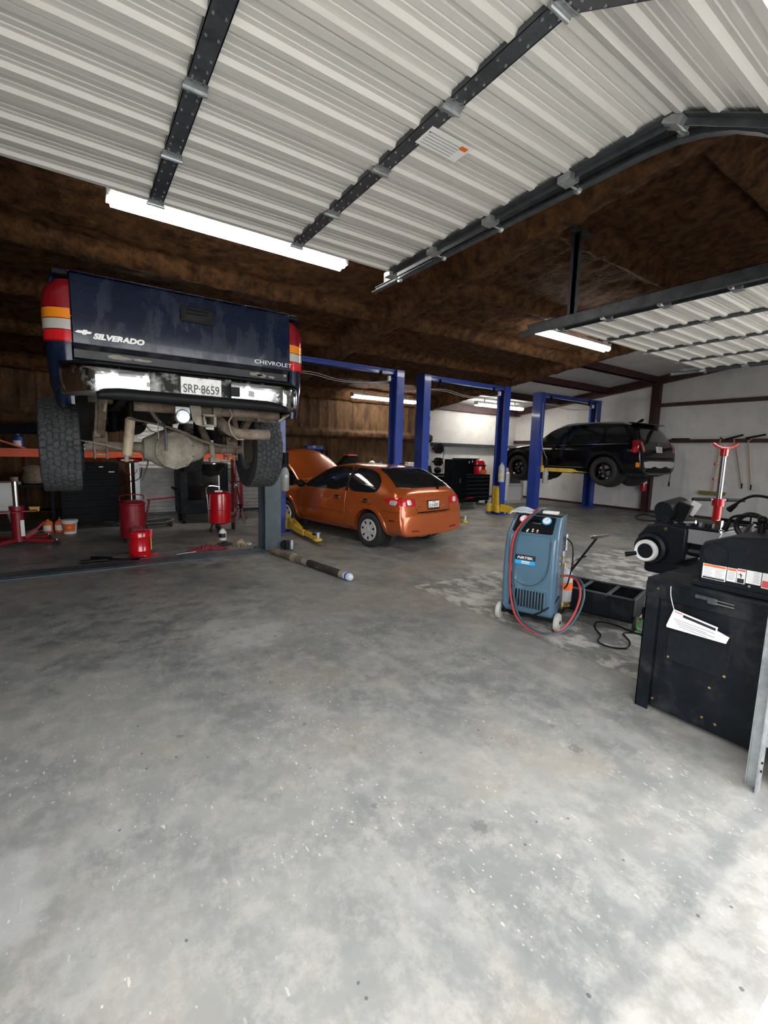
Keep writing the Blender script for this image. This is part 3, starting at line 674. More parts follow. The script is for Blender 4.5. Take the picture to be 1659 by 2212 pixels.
# wheel arches, sills, wells
for sg, ax in ((-1, 'x-'), (1, 'x+')):
    for y in (0, 2.6):
        cp(S0.ringstrip(ax, (y, RW), .372, .445, R(-8), R(188), .014), 'wheel_arch_flare', 'orange')
        cp(MB().cyl((sg*.50, y, RW), (sg*.60, y, RW), .352, n=48).rev([(.354, sg*.60), (.354, sg*.80)], (0, y, RW), 'x', 48, R(0), R(180)), 'wheel_well', 'dark')
    win1 = [(.66, .945), (2.02, .945), (1.86, 1.06), (1.55, 1.25), (1.34, 1.335), (1.0, 1.365), (.66, 1.37)]
    win2 = [(-.20, 1.05), (-.12, .96), (.60, .945), (.60, 1.37), (.25, 1.355), (-.02, 1.29), (-.17, 1.18)]
    cp(S0.patch(ax, win1, off=.007, rings=14, rnd=1), 'front_door_window', 'glass'); cp(S0.patch(ax, win2, off=.007, rings=14, rnd=2), 'rear_door_window', 'glass')
    cp(S0.patch(ax, [(.60, .95), (.66, .95), (.66, 1.37), (.60, 1.37)], off=.010, rnd=0, rings=3), 'window_pillar', 'plas')
    cp(S0.line(ax, [(.63, .93), (.63, .30), (.50, .26), (2.0, .25), (2.12, .4), (2.14, .80), (2.02, .94)]), 'front_door_seam', 'black')
    cp(S0.line(ax, [(-.19, .98), (-.12, .80), (.20, .66), (.36, .55), (.42, .30), (.50, .26)]), 'rear_door_seam', 'black')
    cp(S0.patch(ax, [(.66, .565), (1.98, .565), (2.0, .60), (.66, .60)], off=.016, rnd=1, rings=3), 'door_moulding', 'orange')
    cp(S0.patch(ax, [(.44, .565), (.60, .565), (.60, .60), (.44, .60)], off=.016, rnd=1, rings=3), 'rear_door_moulding', 'orange')
    cp(S0.patch(ax, [(.45, .20), (2.18, .20), (2.16, .275), (.47, .275)], off=.012, rnd=1, rings=3), 'sill', 'orange')
    for yy in (.74, -.06+.02):
        h = [S0.pt(ax, yy+.05+.16*i/6, .815+.004*i/6, .012+.03*math.sin(PI*i/6)) for i in range(7)]
        cp(S0.patch(ax, [(yy+.06, .785), (yy+.20, .785), (yy+.20, .845), (yy+.06, .845)], off=.002, rnd=2, rings=3), 'handle_recess', 'plas')
        cp(MB().tube(h, .014, 8), 'door_handle', 'chrome_c')
    c = S0.pt(ax, 1.93, .955, .09)
    cp(MB().sph(c + V((sg*.03,0,0)), .10, .055, .075), 'wing_mirror', 'plas')
    cp(MB().bar(c - V((sg*.05,-.02,.02)), c, .05, .05), 'mirror_arm', 'plas')
    # tail lamps wrap the corner
    tl = [S0.pt(ax, v, z, .006) for v, z in ()] 
    lp = cp(S0.patch(ax, [(-.36, .865), (-.52, .79), (-.70, .77), (-.745, .775), (-.75, .90), (-.66, .915), (-.46, .91)], off=.010, rnd=1, rings=6), 'tail_lamp', 'redlens')
    cp(S0.patch(ax, [(-.50, .80), (-.63, .785), (-.65, .86), (-.52, .875)], off=.0145, rnd=2, rings=3), 'reverse_lens', 'clearlens', lp)
    cp(S0.patch('y-', [(sg*.44, .765), (sg*.77, .775), (sg*.79, .90), (sg*.50, .905)], off=.010, rnd=1, rings=6), 'hatch_tail_lamp', 'redlens')
    cp(S0.patch('y-', [(sg*.56, .79), (sg*.66, .79), (sg*.67, .88), (sg*.58, .88)], off=.0145, rnd=2, rings=3), 'lamp_reflector', 'silver', lp)
    cp(S0.patch(ax, [(-.49, .515), (-.62, .515), (-.62, .545), (-.49, .545)], off=.006, rnd=1, rings=3), 'side_marker', 'dredlens')
    cp(S0.patch('y-', [(sg*.40, .335), (sg*.62, .345), (sg*.60, .37), (sg*.44, .365)], off=.006, rnd=1, rings=3), 'bumper_reflector', 'dredlens')
    cp(S0.line(ax, [(-.36, .68), (-.50, .675), (-.72, .675)]), 'bumper_seam', 'black')
# hatch: glass, seams, wiper, plate
cp(S0.patch('y-', [(-.70, 1.06), (.70, 1.06), (.66, 1.14), (.575, 1.33), (.50, 1.375), (-.50, 1.375), (-.575, 1.33), (-.66, 1.14)], off=.011, rnd=1, rings=16, dens=.03), 'rear_window', 'glass')
cp(S0.patch('y-', [(-.09, 1.335), (.09, 1.335), (.08, 1.36), (-.08, 1.36)], off=.010, rnd=1, rings=2), 'brake_light', 'dredlens')
cp(S0.line('y-', [(-.55, .975), (.55, .975)], w=.01), 'hatch_crease', 'orange')
cp(S0.line('y-', [(-.47, .90), (-.46, .76), (-.42, .665), (-.30, .635), (.30, .635), (.42, .665), (.46, .76), (.47, .90)]), 'hatch_seam', 'black')
cp(S0.patch('y-', [(-.46, .645), (.46, .645), (.44, .665), (-.44, .665)], off=.003, rnd=0, rings=2), 'bumper_gap', 'black')
cp(S0.patch('y-', [(-.36, .86), (.36, .86), (.37, .895), (-.37, .895)], off=.022, rnd=1, rings=3), 'hatch_grip_bar', 'orange')
cp(S0.patch('y-', [(-.68, .42), (.68, .42), (.70, .435), (-.70, .435)], off=.010, rnd=1, rings=3), 'bumper_ledge', 'orange')
pl = cp(S0.patch('y-', [(-.155, .69), (.155, .69), (.155, .845), (-.155, .845)], off=.012, rnd=0, rings=3), 'plate_frame', 'plas')
yP = S0.pt('y-', 0, .77, .018)
cp(MB().box(-.14, .14, yP.y-.006, yP.y+.012, .70, .835), 'licence_plate', 'label_w', pl)
text('plate_lettering', 'LLY·4797', .07, MAT['label_k'], pl, basis((0, yP.y-.008, .757), (1,0,0), (0,0,1)), .001, width=.24, height=.07, local=True)
text('plate_state_lettering', 'TEXAS', .02, MAT['label_k'], pl, basis((0, yP.y-.008, .82), (1,0,0), (0,0,1)), .001, width=.08, local=True)
for x in (-.37, .37): cp(S0.patch('y-', [(x-.075, .745), (x+.075, .745), (x+.075, .757), (x-.075, .757)], off=.006, rnd=0, rings=2), 'model_badge', 'chrome_c')
cp(S0.patch('y-', [(-.03, .915), (0, .935), (.03, .915), (.012, .908), (0, .922), (-.012, .908)], off=.008, rnd=0, rings=2), 'badge', 'chrome_c')
w0 = S0.pt('y-', .24, 1.03, .02); w1 = S0.pt('y-', .36, 1.16, .03); w2 = S0.pt('y-', .60, 1.12, .012)
cp(MB().cyl(w0 + V((0,.03,0)), w0, .025, n=14).tube(smooth_path([w0, w1, w2], 6), .009, 6), 'rear_wiper', 'plas')
cp(MB().tube(smooth_path([(0, .1, 1.45), (0, -.02, 1.47), (0, -.10, 1.475)], 4), .008, 6), 'roof_antenna', 'plas')
# windscreen, engine bay and the raised hood
cp(S0.patch('z+', [(-.62, 2.18), (.62, 2.18), (.60, 1.9), (.55, 1.52), (-.55, 1.52), (-.60, 1.9)], off=.004, rnd=1, rings=8), 'windscreen', 'glass')
cp(S0.patch('z+', [(-.60, 2.40), (.60, 2.40), (.60, 3.2), (.4, 3.4), (-.4, 3.4), (-.60, 3.2)], off=.006, rnd=1, rings=5), 'engine_bay', 'dark')
def hood(u, w):
    a = R(40); x = -.70 + 1.40*u; L = 1.12*(1-.20*abs(2*u-1)**2.6); s = L*w; bow = .06*(1-(2*u-1)**2) - .10*w*w
    return (x*(1-.07*w), 2.36 + s*math.cos(a) - bow*math.sin(a), .99 + s*math.sin(a) + bow*math.cos(a))
m = MB().grid(hood, 20, 14); h = cp(m, 'hood', 'orange'); sl = h.modifiers.new('t', 'SOLIDIFY'); sl.thickness = .03; sl.offset = -1
cp(MB().tube([(.55, 3.2, .82), hood(.86, .62)], .008, 6), 'hood_prop', 'steel')
# wheels
tyre0 = cp(plain_tyre(RW, .185, .195), 'tyre', 'rubber'); tyre0.location = (-.775, 0, RW)
m = MB().rev([(0, -.098), (.035, -.098), (.04, -.088), (.11, -.084), (.165, -.090), (.188, -.088), (.198, -.072), (.198, -.05), (0, -.05)], ax='x', n=42)
hc = m.build('wheel_cover', MAT['silver'], tyre0, world=False)
for k in range(7):
    a = 2*PI*k/7+.2; ps = [(.105, -.06), (.165, -.15), (.165, .15), (.105, .06)]
    q = [V((-.0915, r*math.cos(a+d), r*math.sin(a+d))) for r, d in ps]; MB().add(q + [p + V((.02,0,0)) for p in q], [(0,1,2,3),(7,6,5,4),(0,4,5,1),(1,5,6,2),(2,6,7,3),(3,7,4,0)]).build('cover_slot', MAT['black'], hc, world=False)
for k in range(5): a = 2*PI*k/5; MB().cyl((-.088, .055*math.cos(a), .055*math.sin(a)), (-.096, .055*math.cos(a), .055*math.sin(a)), .008, n=8).build('lug_nut', MAT['alu'], hc, world=False)
for x, y in ((-.775, 2.6), (.775, 0), (.775, 2.6)): copychild(tyre0, car, (x, y, RW), None, (0, 0, PI) if x > 0 else None)
cp(MB().cyl((-.7, 0, RW), (.7, 0, RW), .04).cyl((-.7, 2.6, RW), (.7, 2.6, RW), .04).box(-.45, .45, -.5, 3.2, .20, .26).cyl((.1, -.78, .26), (.1, -.2, .28), .03), 'underbody', 'dark')
cp(MB().sph((-.1, -.55, .25), .22, .14, .07), 'muffler', 'alu')

# ================================================================ black sport utility vehicle on the far lift
suv = thing('sport_utility_vehicle', 'glossy black sport utility vehicle raised on the far blue lift by the white wall', 'car', (12.97, 6.88, .90), 0)
def ss(y, w, zb, zr, wr, belt=1.10):
    b = min(belt, zr-.07)
    return (y, [(0, zb), (w*.7, zb), (w*.95, zb+.03), (w*1.0, (zb+b)*.5), (w*1.0, b-.12), (w*.97, b), (w*(.96+wr)/2+.02, (b+zr)/2), (w*wr, zr-.06), (w*wr*.7, zr-.01), (0, zr+.01)])
w = 1.0
st = [ss(-1.02, .80, .42, .72, .9), ss(-1.0, .93, .36, .80, .9), ss(-.95, .975, .33, 1.12, .9), ss(-.90, .985, .33, 1.20, .86), ss(-.74, .99, .33, 1.50, .80, 1.12), ss(-.58, 1.0, .33, 1.71, .765, 1.13), ss(-.2, w, .32, 1.745, .76, 1.12),
      ss(.8, w, .32, 1.765, .76, 1.10), ss(1.5, w, .32, 1.74, .76, 1.09), ss(1.95, w, .32, 1.58, .78, 1.08), ss(2.42, w, .32, 1.20, .84, 1.08), ss(2.62, w, .32, 1.135, .86, 1.06), ss(3.3, .99, .32, 1.07, .86, 1.02), ss(3.68, .95, .33, .98, .84, .95), ss(3.84, .86, .36, .86, .84, .85), ss(3.9, .72, .42, .74, .84, .75)]
sb = loft(st).build('body', MAT['suv'], suv, world=False); sd = sb.modifiers.new('s', 'SUBSURF'); sd.levels = 3; sd.render_levels = 3; bake(sb)
T0 = Skin(sb); SR = .395; cut_wells(sb, [(0, SR), (2.9, SR)], .475, .62, 1.4)
def sp(mb, nm, mat, par=None, **k): return mb.build(nm, MAT[mat], par or suv, world=False, **k)
for sg, ax in ((-1, 'x-'), (1, 'x+')):
    for y in (0, 2.9):
        sp(T0.ringstrip(ax, (y, SR), .47, .56, R(-10), R(190), .016), 'arch_cladding', 'plas')
        sp(MB().cyl((sg*.54, y, SR), (sg*.64, y, SR), .448, n=48).rev([(.45, sg*.64), (.45, sg*.90)], (0, y, SR), 'x', 48, 0, PI), 'wheel_well', 'dark')
    sp(T0.patch(ax, [(1.22, 1.12), (2.30, 1.11), (2.02, 1.33), (1.72, 1.55), (1.22, 1.60)], rnd=1), 'front_door_window', 'glass')
    sp(T0.patch(ax, [(.12, 1.14), (1.14, 1.12), (1.14, 1.60), (.12, 1.61)], rnd=1), 'rear_door_window', 'glass')
    sp(T0.patch(ax, [(-.68, 1.18), (.04, 1.14), (.04, 1.61), (-.48, 1.60)], rnd=1), 'quarter_window', 'glass')
    sp(T0.line(ax, [(-.70, 1.15), (2.32, 1.08)], w=.016, off=.004), 'window_trim', 'chrome_c')
    sp(T0.patch(ax, [(.56, .36), (2.34, .36), (2.34, .46), (.56, .46)], off=.02, rnd=1, rings=3), 'sill_cladding', 'plas')
    sp(T0.patch(ax, [(.62, .475), (2.3, .475), (2.3, .487), (.62, .487)], off=.023, rnd=0, rings=2), 'sill_strip', 'alu')
    for yy in (1.28, .22):
        sp(MB().tube([T0.pt(ax, yy+.24*i/6, .985, .01+.03*math.sin(PI*i/6)) for i in range(7)], .016, 8), 'door_handle', 'chrome_c' if yy > 1 else 'suv')
    sp(T0.line(ax, [(1.18, 1.62), (1.18, .5)]), 'front_door_seam', 'plas'); sp(T0.line(ax, [(2.36, 1.1), (2.36, .5)]), 'front_door_leading_seam', 'plas')
    sp(T0.line(ax, [(.08, 1.62), (.08, 1.0), (.3, .85), (.44, .65), (.5, .5)]), 'rear_door_seam', 'plas')
    rl = [T0.pt('z+', sg*.66, y, .035 if 0 < i < 8 else .0) for i, y in enumerate([-.5+2.1*j/8 for j in range(9)])]
    sp(MB().tube(rl, .018, 8), 'roof_rail', 'alu')
    c = T0.pt(ax, 2.12, 1.13, .12); sp(MB().sph(c, .12, .07, .095), 'wing_mirror', 'suv'); sp(MB().bar(c - V((sg*.1,-.02,.03)), c, .06, .06), 'mirror_arm', 'plas')
    # upright tail lamps
    lp = sp(T0.patch(ax, [(-.72, .92), (-.90, .90), (-.93, 1.10), (-.86, 1.24), (-.70, 1.22), (-.76, 1.08)], off=.012, rnd=1, rings=5), 'tail_lamp', 'dredlens')
    sp(T0.patch(ax, [(-.78, .93), (-.85, .92), (-.87, 1.05), (-.80, 1.06)], off=.016, rnd=1, rings=3), 'lamp_lens', 'redlens', lp)
    sp(T0.patch('y-', [(sg*.72, .93), (sg*.90, .93), (sg*.90, 1.20), (sg*.78, 1.24), (sg*.76, 1.05)], off=.012, rnd=1, rings=5), 'rear_tail_lamp', 'dredlens')
    sp(T0.patch('y-', [(sg*.80, .95), (sg*.84, .95), (sg*.85, 1.18), (sg*.81, 1.18)], off=.016, rnd=1, rings=3), 'lamp_bar', 'clearlens', lp)
    sp(T0.patch(ax, [(-.87, .54), (-.96, .54), (-.96, .66), (-.88, .67)], off=.012, rnd=1, rings=3), 'side_reflector', 'amber')
    sp(T0.patch(ax, [(2.75+.55, .93), (3.60, .90), (3.62, .98), (3.35, 1.0)], off=.008, rnd=1, rings=4), 'head_lamp', 'clearlens')
sp(T0.patch('z+', [(-.72, 2.44), (.72, 2.44), (.68, 2.2), (.60, 1.66), (-.60, 1.66), (-.68, 2.2)], off=.004, rnd=1, rings=8), 'windscreen', 'glass')
sp(T0.patch('y-', [(-.74, 1.20), (.74, 1.20), (.64, 1.62), (-.64, 1.62)], off=.005, rnd=1, rings=8), 'rear_window', 'glass')
m = MB().prism([(-.40, 1.735), (-.72, 1.70), (-.74, 1.675), (-.58, 1.66)], 'x', -.70, .70); sp(m, 'roof_spoiler', 'suv', bevel=.01)
sp(MB().prism([(-.30, 1.755), (-.46, 1.76), (-.50, 1.85), (-.44, 1.85)], 'x', -.02, .02), 'shark_fin_antenna', 'suv', bevel=.008)
sp(T0.patch('y-', [(-.74, .52), (.74, .52), (.80, .56), (.84, .70), (-.84, .70), (-.80, .56)], off=.018, rnd=1, rings=4), 'bumper_skid_plate', 'silver')
sp(T0.patch('y-', [(-.70, .40), (.70, .40), (.60, .50), (.3, .57), (.1, .52), (-.1, .52), (-.3, .57), (-.60, .50)], off=.024, rnd=1, rings=4), 'lower_valance', 'plas')
sp(T0.patch('y-', [(-.80, .735), (.80, .735), (.80, .80), (-.80, .80)], off=.014, rnd=1, rings=3), 'bumper_step', 'plas')
pl = sp(T0.patch('y-', [(-.155, .93), (.155, .93), (.155, 1.085), (-.155, 1.085)], off=.012, rnd=0, rings=2), 'licence_plate', 'label_w')
yq = T0.pt('y-', 0, 1.0, .02).y
for k, (z, ww) in enumerate(((1.055, .10), (1.01, .20), (.975, .18))): sp(MB().box(-ww/2, ww/2, yq-.004, yq+.01, z-.008, z+.008), 'plate_print', 'label_g', pl)
text('badge', 'KIA', .09, MAT['chrome_c'], suv, basis((0, T0.pt('y-', 0, 1.155, .012).y, 1.155), (1,0,0), (0,0,1)), .004, width=.13, local=True)
for x in (-.45, -.38, -.31, -.24, -.17): pass
sp(MB().tube(smooth_path([(.55, -1.0, .44), (.60, -1.05, .36), (.6, -1.04, .22), (.6, -1.04, .12)]), .008, 6).cyl((.6, -1.04, .02), (.6, -1.04, .14), .022, n=10), 'trailer_plug_cable', 'plas')
ty = sp(plain_tyre(SR, .26, .25), 'tyre', 'rubber'); ty.location = (-.86, 0, SR)
m = MB().rev([(.02, -.06), (.06, -.075), (.075, -.05)], ax='x', n=24).rev([(.252, -.10), (.245, -.115), (.23, -.11), (.225, -.03), (.225, .08)], ax='x', n=40)
for k in range(5):
    a = 2*PI*k/5 + .3; d = V((0, math.cos(a), math.sin(a))); m.bar(d*.04 + V((-.06,0,0)), d*.235 + V((-.09,0,0)), .07, .03, up=(1,0,0)); m.bar(d*.10 + V((-.078,0,0)), d*.20 + V((-.098,0,0)), .03, .02, up=(1,0,0))
rim = m.build('rim', MAT['black'], ty, world=False, merge=False)
for k in range(5): a = 2*PI*k/5; MB().cyl((-.06, .045*math.cos(a), .045*math.sin(a)), (-.085, .045*math.cos(a), .045*math.sin(a)), .011, n=8).build('lug_nut', MAT['chrome_c'], rim, world=False)
MB().cyl((-.0, 0, 0), (-.02, 0, 0), .17, n=28).build('brake_disc', MAT['alu'], ty, world=False)
for x, y in ((-.86, 2.9), (.86, 0), (.86, 2.9)): copychild(ty, suv, (x, y, SR), None, (0, 0, PI) if x > 0 else None)
sp(MB().cyl((-.75, 0, SR), (.75, 0, SR), .05).cyl((-.75, 2.9, SR), (.75, 2.9, SR), .05).box(-.5, .5, -.8, 3.5, .28, .36).cyl((-.5, -.9, .36), (.45, -.9, .36), .05).cyl((.3, -.9, .34), (.3, .2, .34), .04), 'underbody', 'dark')
# ================================================================ blue pickup on the near lift, seen from behind and below
CX = .90
tr = thing('pickup_truck', 'dark blue pickup raised overhead on a lift, tailgate and chrome bumper towards the viewer', 'pickup truck', (CX, 4.28, 1.18))
def tp(mb, nm, mat, par=None, **k): return mb.build(nm, MAT[mat], par or tr, **k)
def X(x): return CX + x
AY = 5.58; AZ = 1.645; TR = .46                 # rear axle
# bed sides with wheel arches
for sg in (-1, 1):
    def side(u, wv, sg=sg):
        y = 4.385 + 2.225*u; top = 2.93; d = y - (AY+.02); r = .60
        bot = 1.97 + .10*max(0, min(1, (y-4.26)/.3))*0
        if abs(d) < r: bot = max(bot, 1.66 + math.sqrt(r*r-d*d))
        z = bot + (top-bot)*wv; k = (z-1.97)/.96
        x = .985 + .03*math.sin(PI*min(1, max(0, k))) - .05*max(0, k-.85)*3 - (.06*max(0, (.25-k))*3 if k < .25 else 0)
        if abs(d) < r+.13: x += .025*max(0, 1-max(0, abs(math.hypot(d, z-1.66)-r-.05)/.09))
        return (X(sg*x), y, z)
    o = tp(MB().grid(side, 90, 24), 'bed_side', 'navy'); sl = o.modifiers.new('t', 'SOLIDIFY'); sl.thickness = .03; sl.offset = 0
    tp(MB().box(*sorted((X(sg*.86), X(sg*.97))), 4.28, 6.6, 2.90, 2.945), 'bed_rail_cap', 'plas', bevel=.012)
    tp(MB().rev([(.60, 0), (.60, .36)], (X(sg*.62) if sg > 0 else X(-.98), AY+.02, 1.66), 'x', 30, R(0), R(122)), 'wheel_well', 'dark')
    # corner post body below the lamp
    tp(MB().grid(lambda u, wv, sg=sg: (X(sg*(.87+(.165-.05*(1-wv)**2)*math.sin(u*PI/2))), 4.25+.14*(1-math.cos(u*PI/2)), 1.96+.46*wv), 10, 8), 'corner_panel', 'navy')
    # tail lamp in four stacked lenses
    def lens(z0, z1, mat, nm, par, taper=False, sg=sg, grow=0):
        def f(u, wv):
            z = z0 + (z1-z0)*wv; k = (wv**3*.06 if taper else 0); t = u*PI/2
            return (X(sg*(.868+grow*.5+(.178-k+grow)*math.sin(t)*1.0)), 4.238-grow+.15*(1-math.cos(t)) + (k*.6), z)
        m = MB().grid(f, 12, 8)
        for zz in (z0, z1):
            k = .06 if (taper and zz == z1) else 0
            q = [V((X(sg*(.868+grow*.5+(.178-k+grow)*math.sin(i/12*PI/2))), 4.238-grow+.15*(1-math.cos(i/12*PI/2)) + k*.6, zz)) for i in range(13)]; q.append(V((X(sg*.86), 4.39, zz)))
            m.add(q, [tuple(range(14))])
        return tp(m, nm, mat, par)
    lamp = lens(2.415, 2.87, 'dredlens', 'tail_lamp', None, True, grow=-.006)
    lens(2.66, 2.86, 'dredlens', 'upper_red_lens', lamp, True); lens(2.585, 2.655, 'amber', 'amber_lens', lamp)
    lens(2.505, 2.578, 'clearlens', 'clear_lens', lamp); lens(2.425, 2.498, 'redlens', 'lower_red_lens', lamp)
# tailgate
prof = [(4.30, 2.925), (4.262, 2.93), (4.238, 2.915), (4.232, 2.88), (4.235, 2.60), (4.228, 2.45), (4.232, 2.41), (4.268, 2.375), (4.272, 2.31), (4.30, 2.30)]
tg = tp(MB().prism(prof, 'x', X(-.862), X(.862)), 'tailgate', 'navy', bevel=.006)
m = MB().grid(lambda u, wv: (X(-.855+1.71*u), 4.2305+.037*wv - .0015, 2.408-.033*wv), 24, 2).grid(lambda u, wv: (X(-.855+1.71*u), 4.2665+.004*wv, 2.374-.062*wv), 24, 2)
tp(m, 'tailgate_lower_band', 'navylow', tg)
tp(MB().box(X(-.862), X(.862), 4.244, 4.30, 2.928, 2.936), 'tailgate_top_edge', 'navy', tg, bevel=.003)
# handle recess
m = MB()
bz = [(X(-.095), 2.70), (X(.16), 2.70), (X(.175), 2.715), (X(.175), 2.81), (X(.155), 2.83), (X(-.09), 2.83), (X(-.105), 2.815), (X(-.105), 2.715)]
hb = tp(MB().prism(bz, 'y', 4.222, 4.24), 'handle_bezel', 'plas', tg, bevel=.006)
tp(MB().box(X(-.075), X(.145), 4.216, 4.226, 2.715, 2.80), 'handle_recess', 'black', hb)
tp(MB().box(X(-.06), X(.12), 4.205, 4.222, 2.765, 2.80), 'tailgate_handle', 'plas', hb, bevel=.008)
def rear(x, z, y=4.226): return basis((X(x), y, z), (1, 0, -.0), (0, 0, 1))
text('silverado_lettering', 'SILVERADO', .07, MAT['label_w'], tg, rear(-.555, 2.478, 4.224), .004, width=.35, height=.046, shear=.25, bold=.004)
m = MB().prism([(X(-.845), 2.492), (X(-.825), 2.506), (X(-.795), 2.506), (X(-.79), 2.514), (X(-.765), 2.514), (X(-.765), 2.506), (X(-.735), 2.503), (X(-.745), 2.488), (X(-.77), 2.486), (X(-.775), 2.478), (X(-.80), 2.478), (X(-.80), 2.486), (X(-.83), 2.486)], 'y', 4.222, 4.234)
tp(m, 'emblem', 'label_w', tg)
text('chevrolet_lettering', 'CHEVROLET', .07, MAT['silver'], tg, rear(.70, 2.455, 4.224), .003, width=.36, height=.036)
# mud splashes on the tailgate foot
m = MB(); rnd = random.Random(3)
def blob(cx, cz, rx, rz, y, n=14, slope=0):
    return [V((X(cx+rx*(.6+.5*rnd.random())*math.cos(2*PI*i/n)), y + slope*rz*math.sin(2*PI*i/n), cz+rz*(.5+.6*rnd.random())*math.sin(2*PI*i/n))) for i in range(n)]
for cx, cz, rx, rz in ((.55, 2.345, .07, .022), (.60, 2.34, .05, .018), (.69, 2.335, .035, .015), (-.55, 2.345, .10, .02), (-.40, 2.345, .09, .015), (.86-.03, 2.37, .015, .03)):
    q = blob(cx, cz, rx, rz, 4.2655); tp(MB().add(q, [tuple(range(14))]), 'dried_mud', 'cast', tg)
# bumper: chrome shell swept round the corners
def bshell(u, wv, x0, x1):
    x = x0 + (x1-x0)*u; a = abs(x); end = max(0, a-.68)/.30; y = 4.055 + .26*end**2.2
    pr = [(.05, 2.245), (.012, 2.24), (0, 2.215), (-.004, 2.16), (0, 2.09), (.01, 2.045), (.045, 2.022), (.12, 2.02)]
    k = wv*(len(pr)-1); i = min(int(k), len(pr)-2); f = k-i; dy = pr[i][0]*(1-f)+pr[i+1][0]*f; z = pr[i][1]*(1-f)+pr[i+1][1]*f
    return (X(x), y+dy, z)
bp = tp(MB().grid(lambda u, wv: bshell(u, wv, -.975, .975), 80, 21), 'bumper', 'chrome', ang=60); sl = bp.modifiers.new('t', 'SOLIDIFY'); sl.thickness = .008
def padgrid(fy0, fz, x0, x1, nm, mat, th, par=bp, nu=60):
    m = MB().grid(lambda u, wv: (X(x0+(x1-x0)*u), fy0(x0+(x1-x0)*u, wv), fz(x0+(x1-x0)*u, wv)), nu, 8); o = tp(m, nm, mat, par); s_ = o.modifiers.new('t', 'SOLIDIFY'); s_.thickness = th; s_.offset = 0; return o
endc = lambda x: .26*(max(0, abs(x)-.68)/.30)**2.2
padgrid(lambda x, wv: 4.045 + .20*wv + endc(x), lambda x, wv: 2.25 + .018*math.sin(PI*min(1, wv*1.6+.1)), -.965, .965, 'top_step_pad', 'plas', .018)
def zt(x):
    e = .735 - abs(x); return 2.03 + .042*min(1, max(0, e/.16))**.55
padgrid(lambda x, wv: 4.045 - .02*math.sin(PI*wv) - .012, lambda x, wv: 2.005 + (zt(x)-2.005)*wv, -.735, .75, 'lower_step_pad', 'plas', .03)
padgrid(lambda x, wv: 4.044, lambda x, wv: 2.06 + .175*wv, -.375, .25, 'licence_recess', 'peel', .012, nu=10)
tp(MB().box(X(.245), X(.325), 4.038, 4.05, 2.10, 2.18), 'plate_lamp', 'plas', bp, bevel=.006)
tp(MB().prism([(X(.40), 2.115), (X(.45), 2.108), (X(.455), 2.15), (X(.445), 2.16), (X(.405), 2.163)], 'y', 4.046, 4.056), 'bumper_slot', 'black', bp)
tp(MB().prism([(X(-.40), 2.115), (X(-.375), 2.115), (X(-.375), 2.15), (X(-.40), 2.15)], 'y', 4.046, 4.056), 'bumper_slot', 'black', bp)
pl = tp(MB().box(X(-.155), X(.165), 4.030, 4.038, 2.085, 2.222), 'licence_plate', 'mudplate', bp, bevel=.004)
text('plate_lettering', 'SRP·8659', .08, MAT['label_k'], pl, rear(.005, 2.132, 4.029), .001, width=.285, height=.07, bold=.001)
# frame, hitch, spare carrier
fr = MB()
for x in (-.46, .46): fr.box(X(x-.035), X(x+.035), 4.35, 9.7, 2.10, 2.24)
for y in (4.5, 5.2, 6.4, 7.6, 8.8): fr.box(X(-.46), X(.46), y-.05, y+.05, 2.12, 2.2)
fr.box(X(-.9), X(.9), 4.3, 6.65, 2.27, 2.32)
tp(fr, 'frame', 'dark')
ht = tp(MB().cyl((X(-.45), 4.50, 1.995), (X(.85), 4.50, 1.995), .042, n=18), 'hitch_bar', 'rust')
m = MB()
for dz in (-.048, .036): m.box(X(.085), X(.185), 4.34, 4.62, 1.90+dz, 1.912+dz)
for dx in (.085, .173): m.box(X(dx), X(dx+.012), 4.34, 4.62, 1.852, 1.948)
m.box(X(.075), X(.195), 4.335, 4.35, 1.845, 1.858).box(X(.075), X(.195), 4.335, 4.35, 1.942, 1.955).box(X(.183), X(.195), 4.335, 4.35, 1.85, 1.95)
tp(m, 'hitch_receiver', 'cast', ht)
m = MB().prism([(X(.0), 1.905), (X(.03), 1.86), (X(.085), 1.845), (X(.075), 2.03), (X(-.02), 2.04)], 'y', 4.39, 4.40)
tp(m, 'hitch_side_plate', 'cast', ht)
m = MB().rev([(0, 4.405), (.055, 4.40), (.064, 4.41), (.064, 4.47), (0, 4.47)], (X(-.075), 0, 1.925), 'y', 26).box(X(-.135), X(-.015), 4.41, 4.47, 1.93, 2.01).box(X(-.115), X(-.035), 4.395, 4.405, 1.90, 1.95)
tp(m, 'trailer_socket_cover', 'jug' if 0 else 'galv_l', ht)
tp(MB().cyl((X(.19), 4.47, 2.0), (X(.27), 4.47, 2.0), .058, n=18), 'hitch_bar_sleeve', 'rust', ht)
tp(MB().bar((X(.84), 4.32, 1.98), (X(.95), 4.34, 2.04), .10, .015).bar((X(.80), 4.36, 1.93), (X(.88), 4.33, 1.99), .07, .02), 'bumper_brace', 'cast')
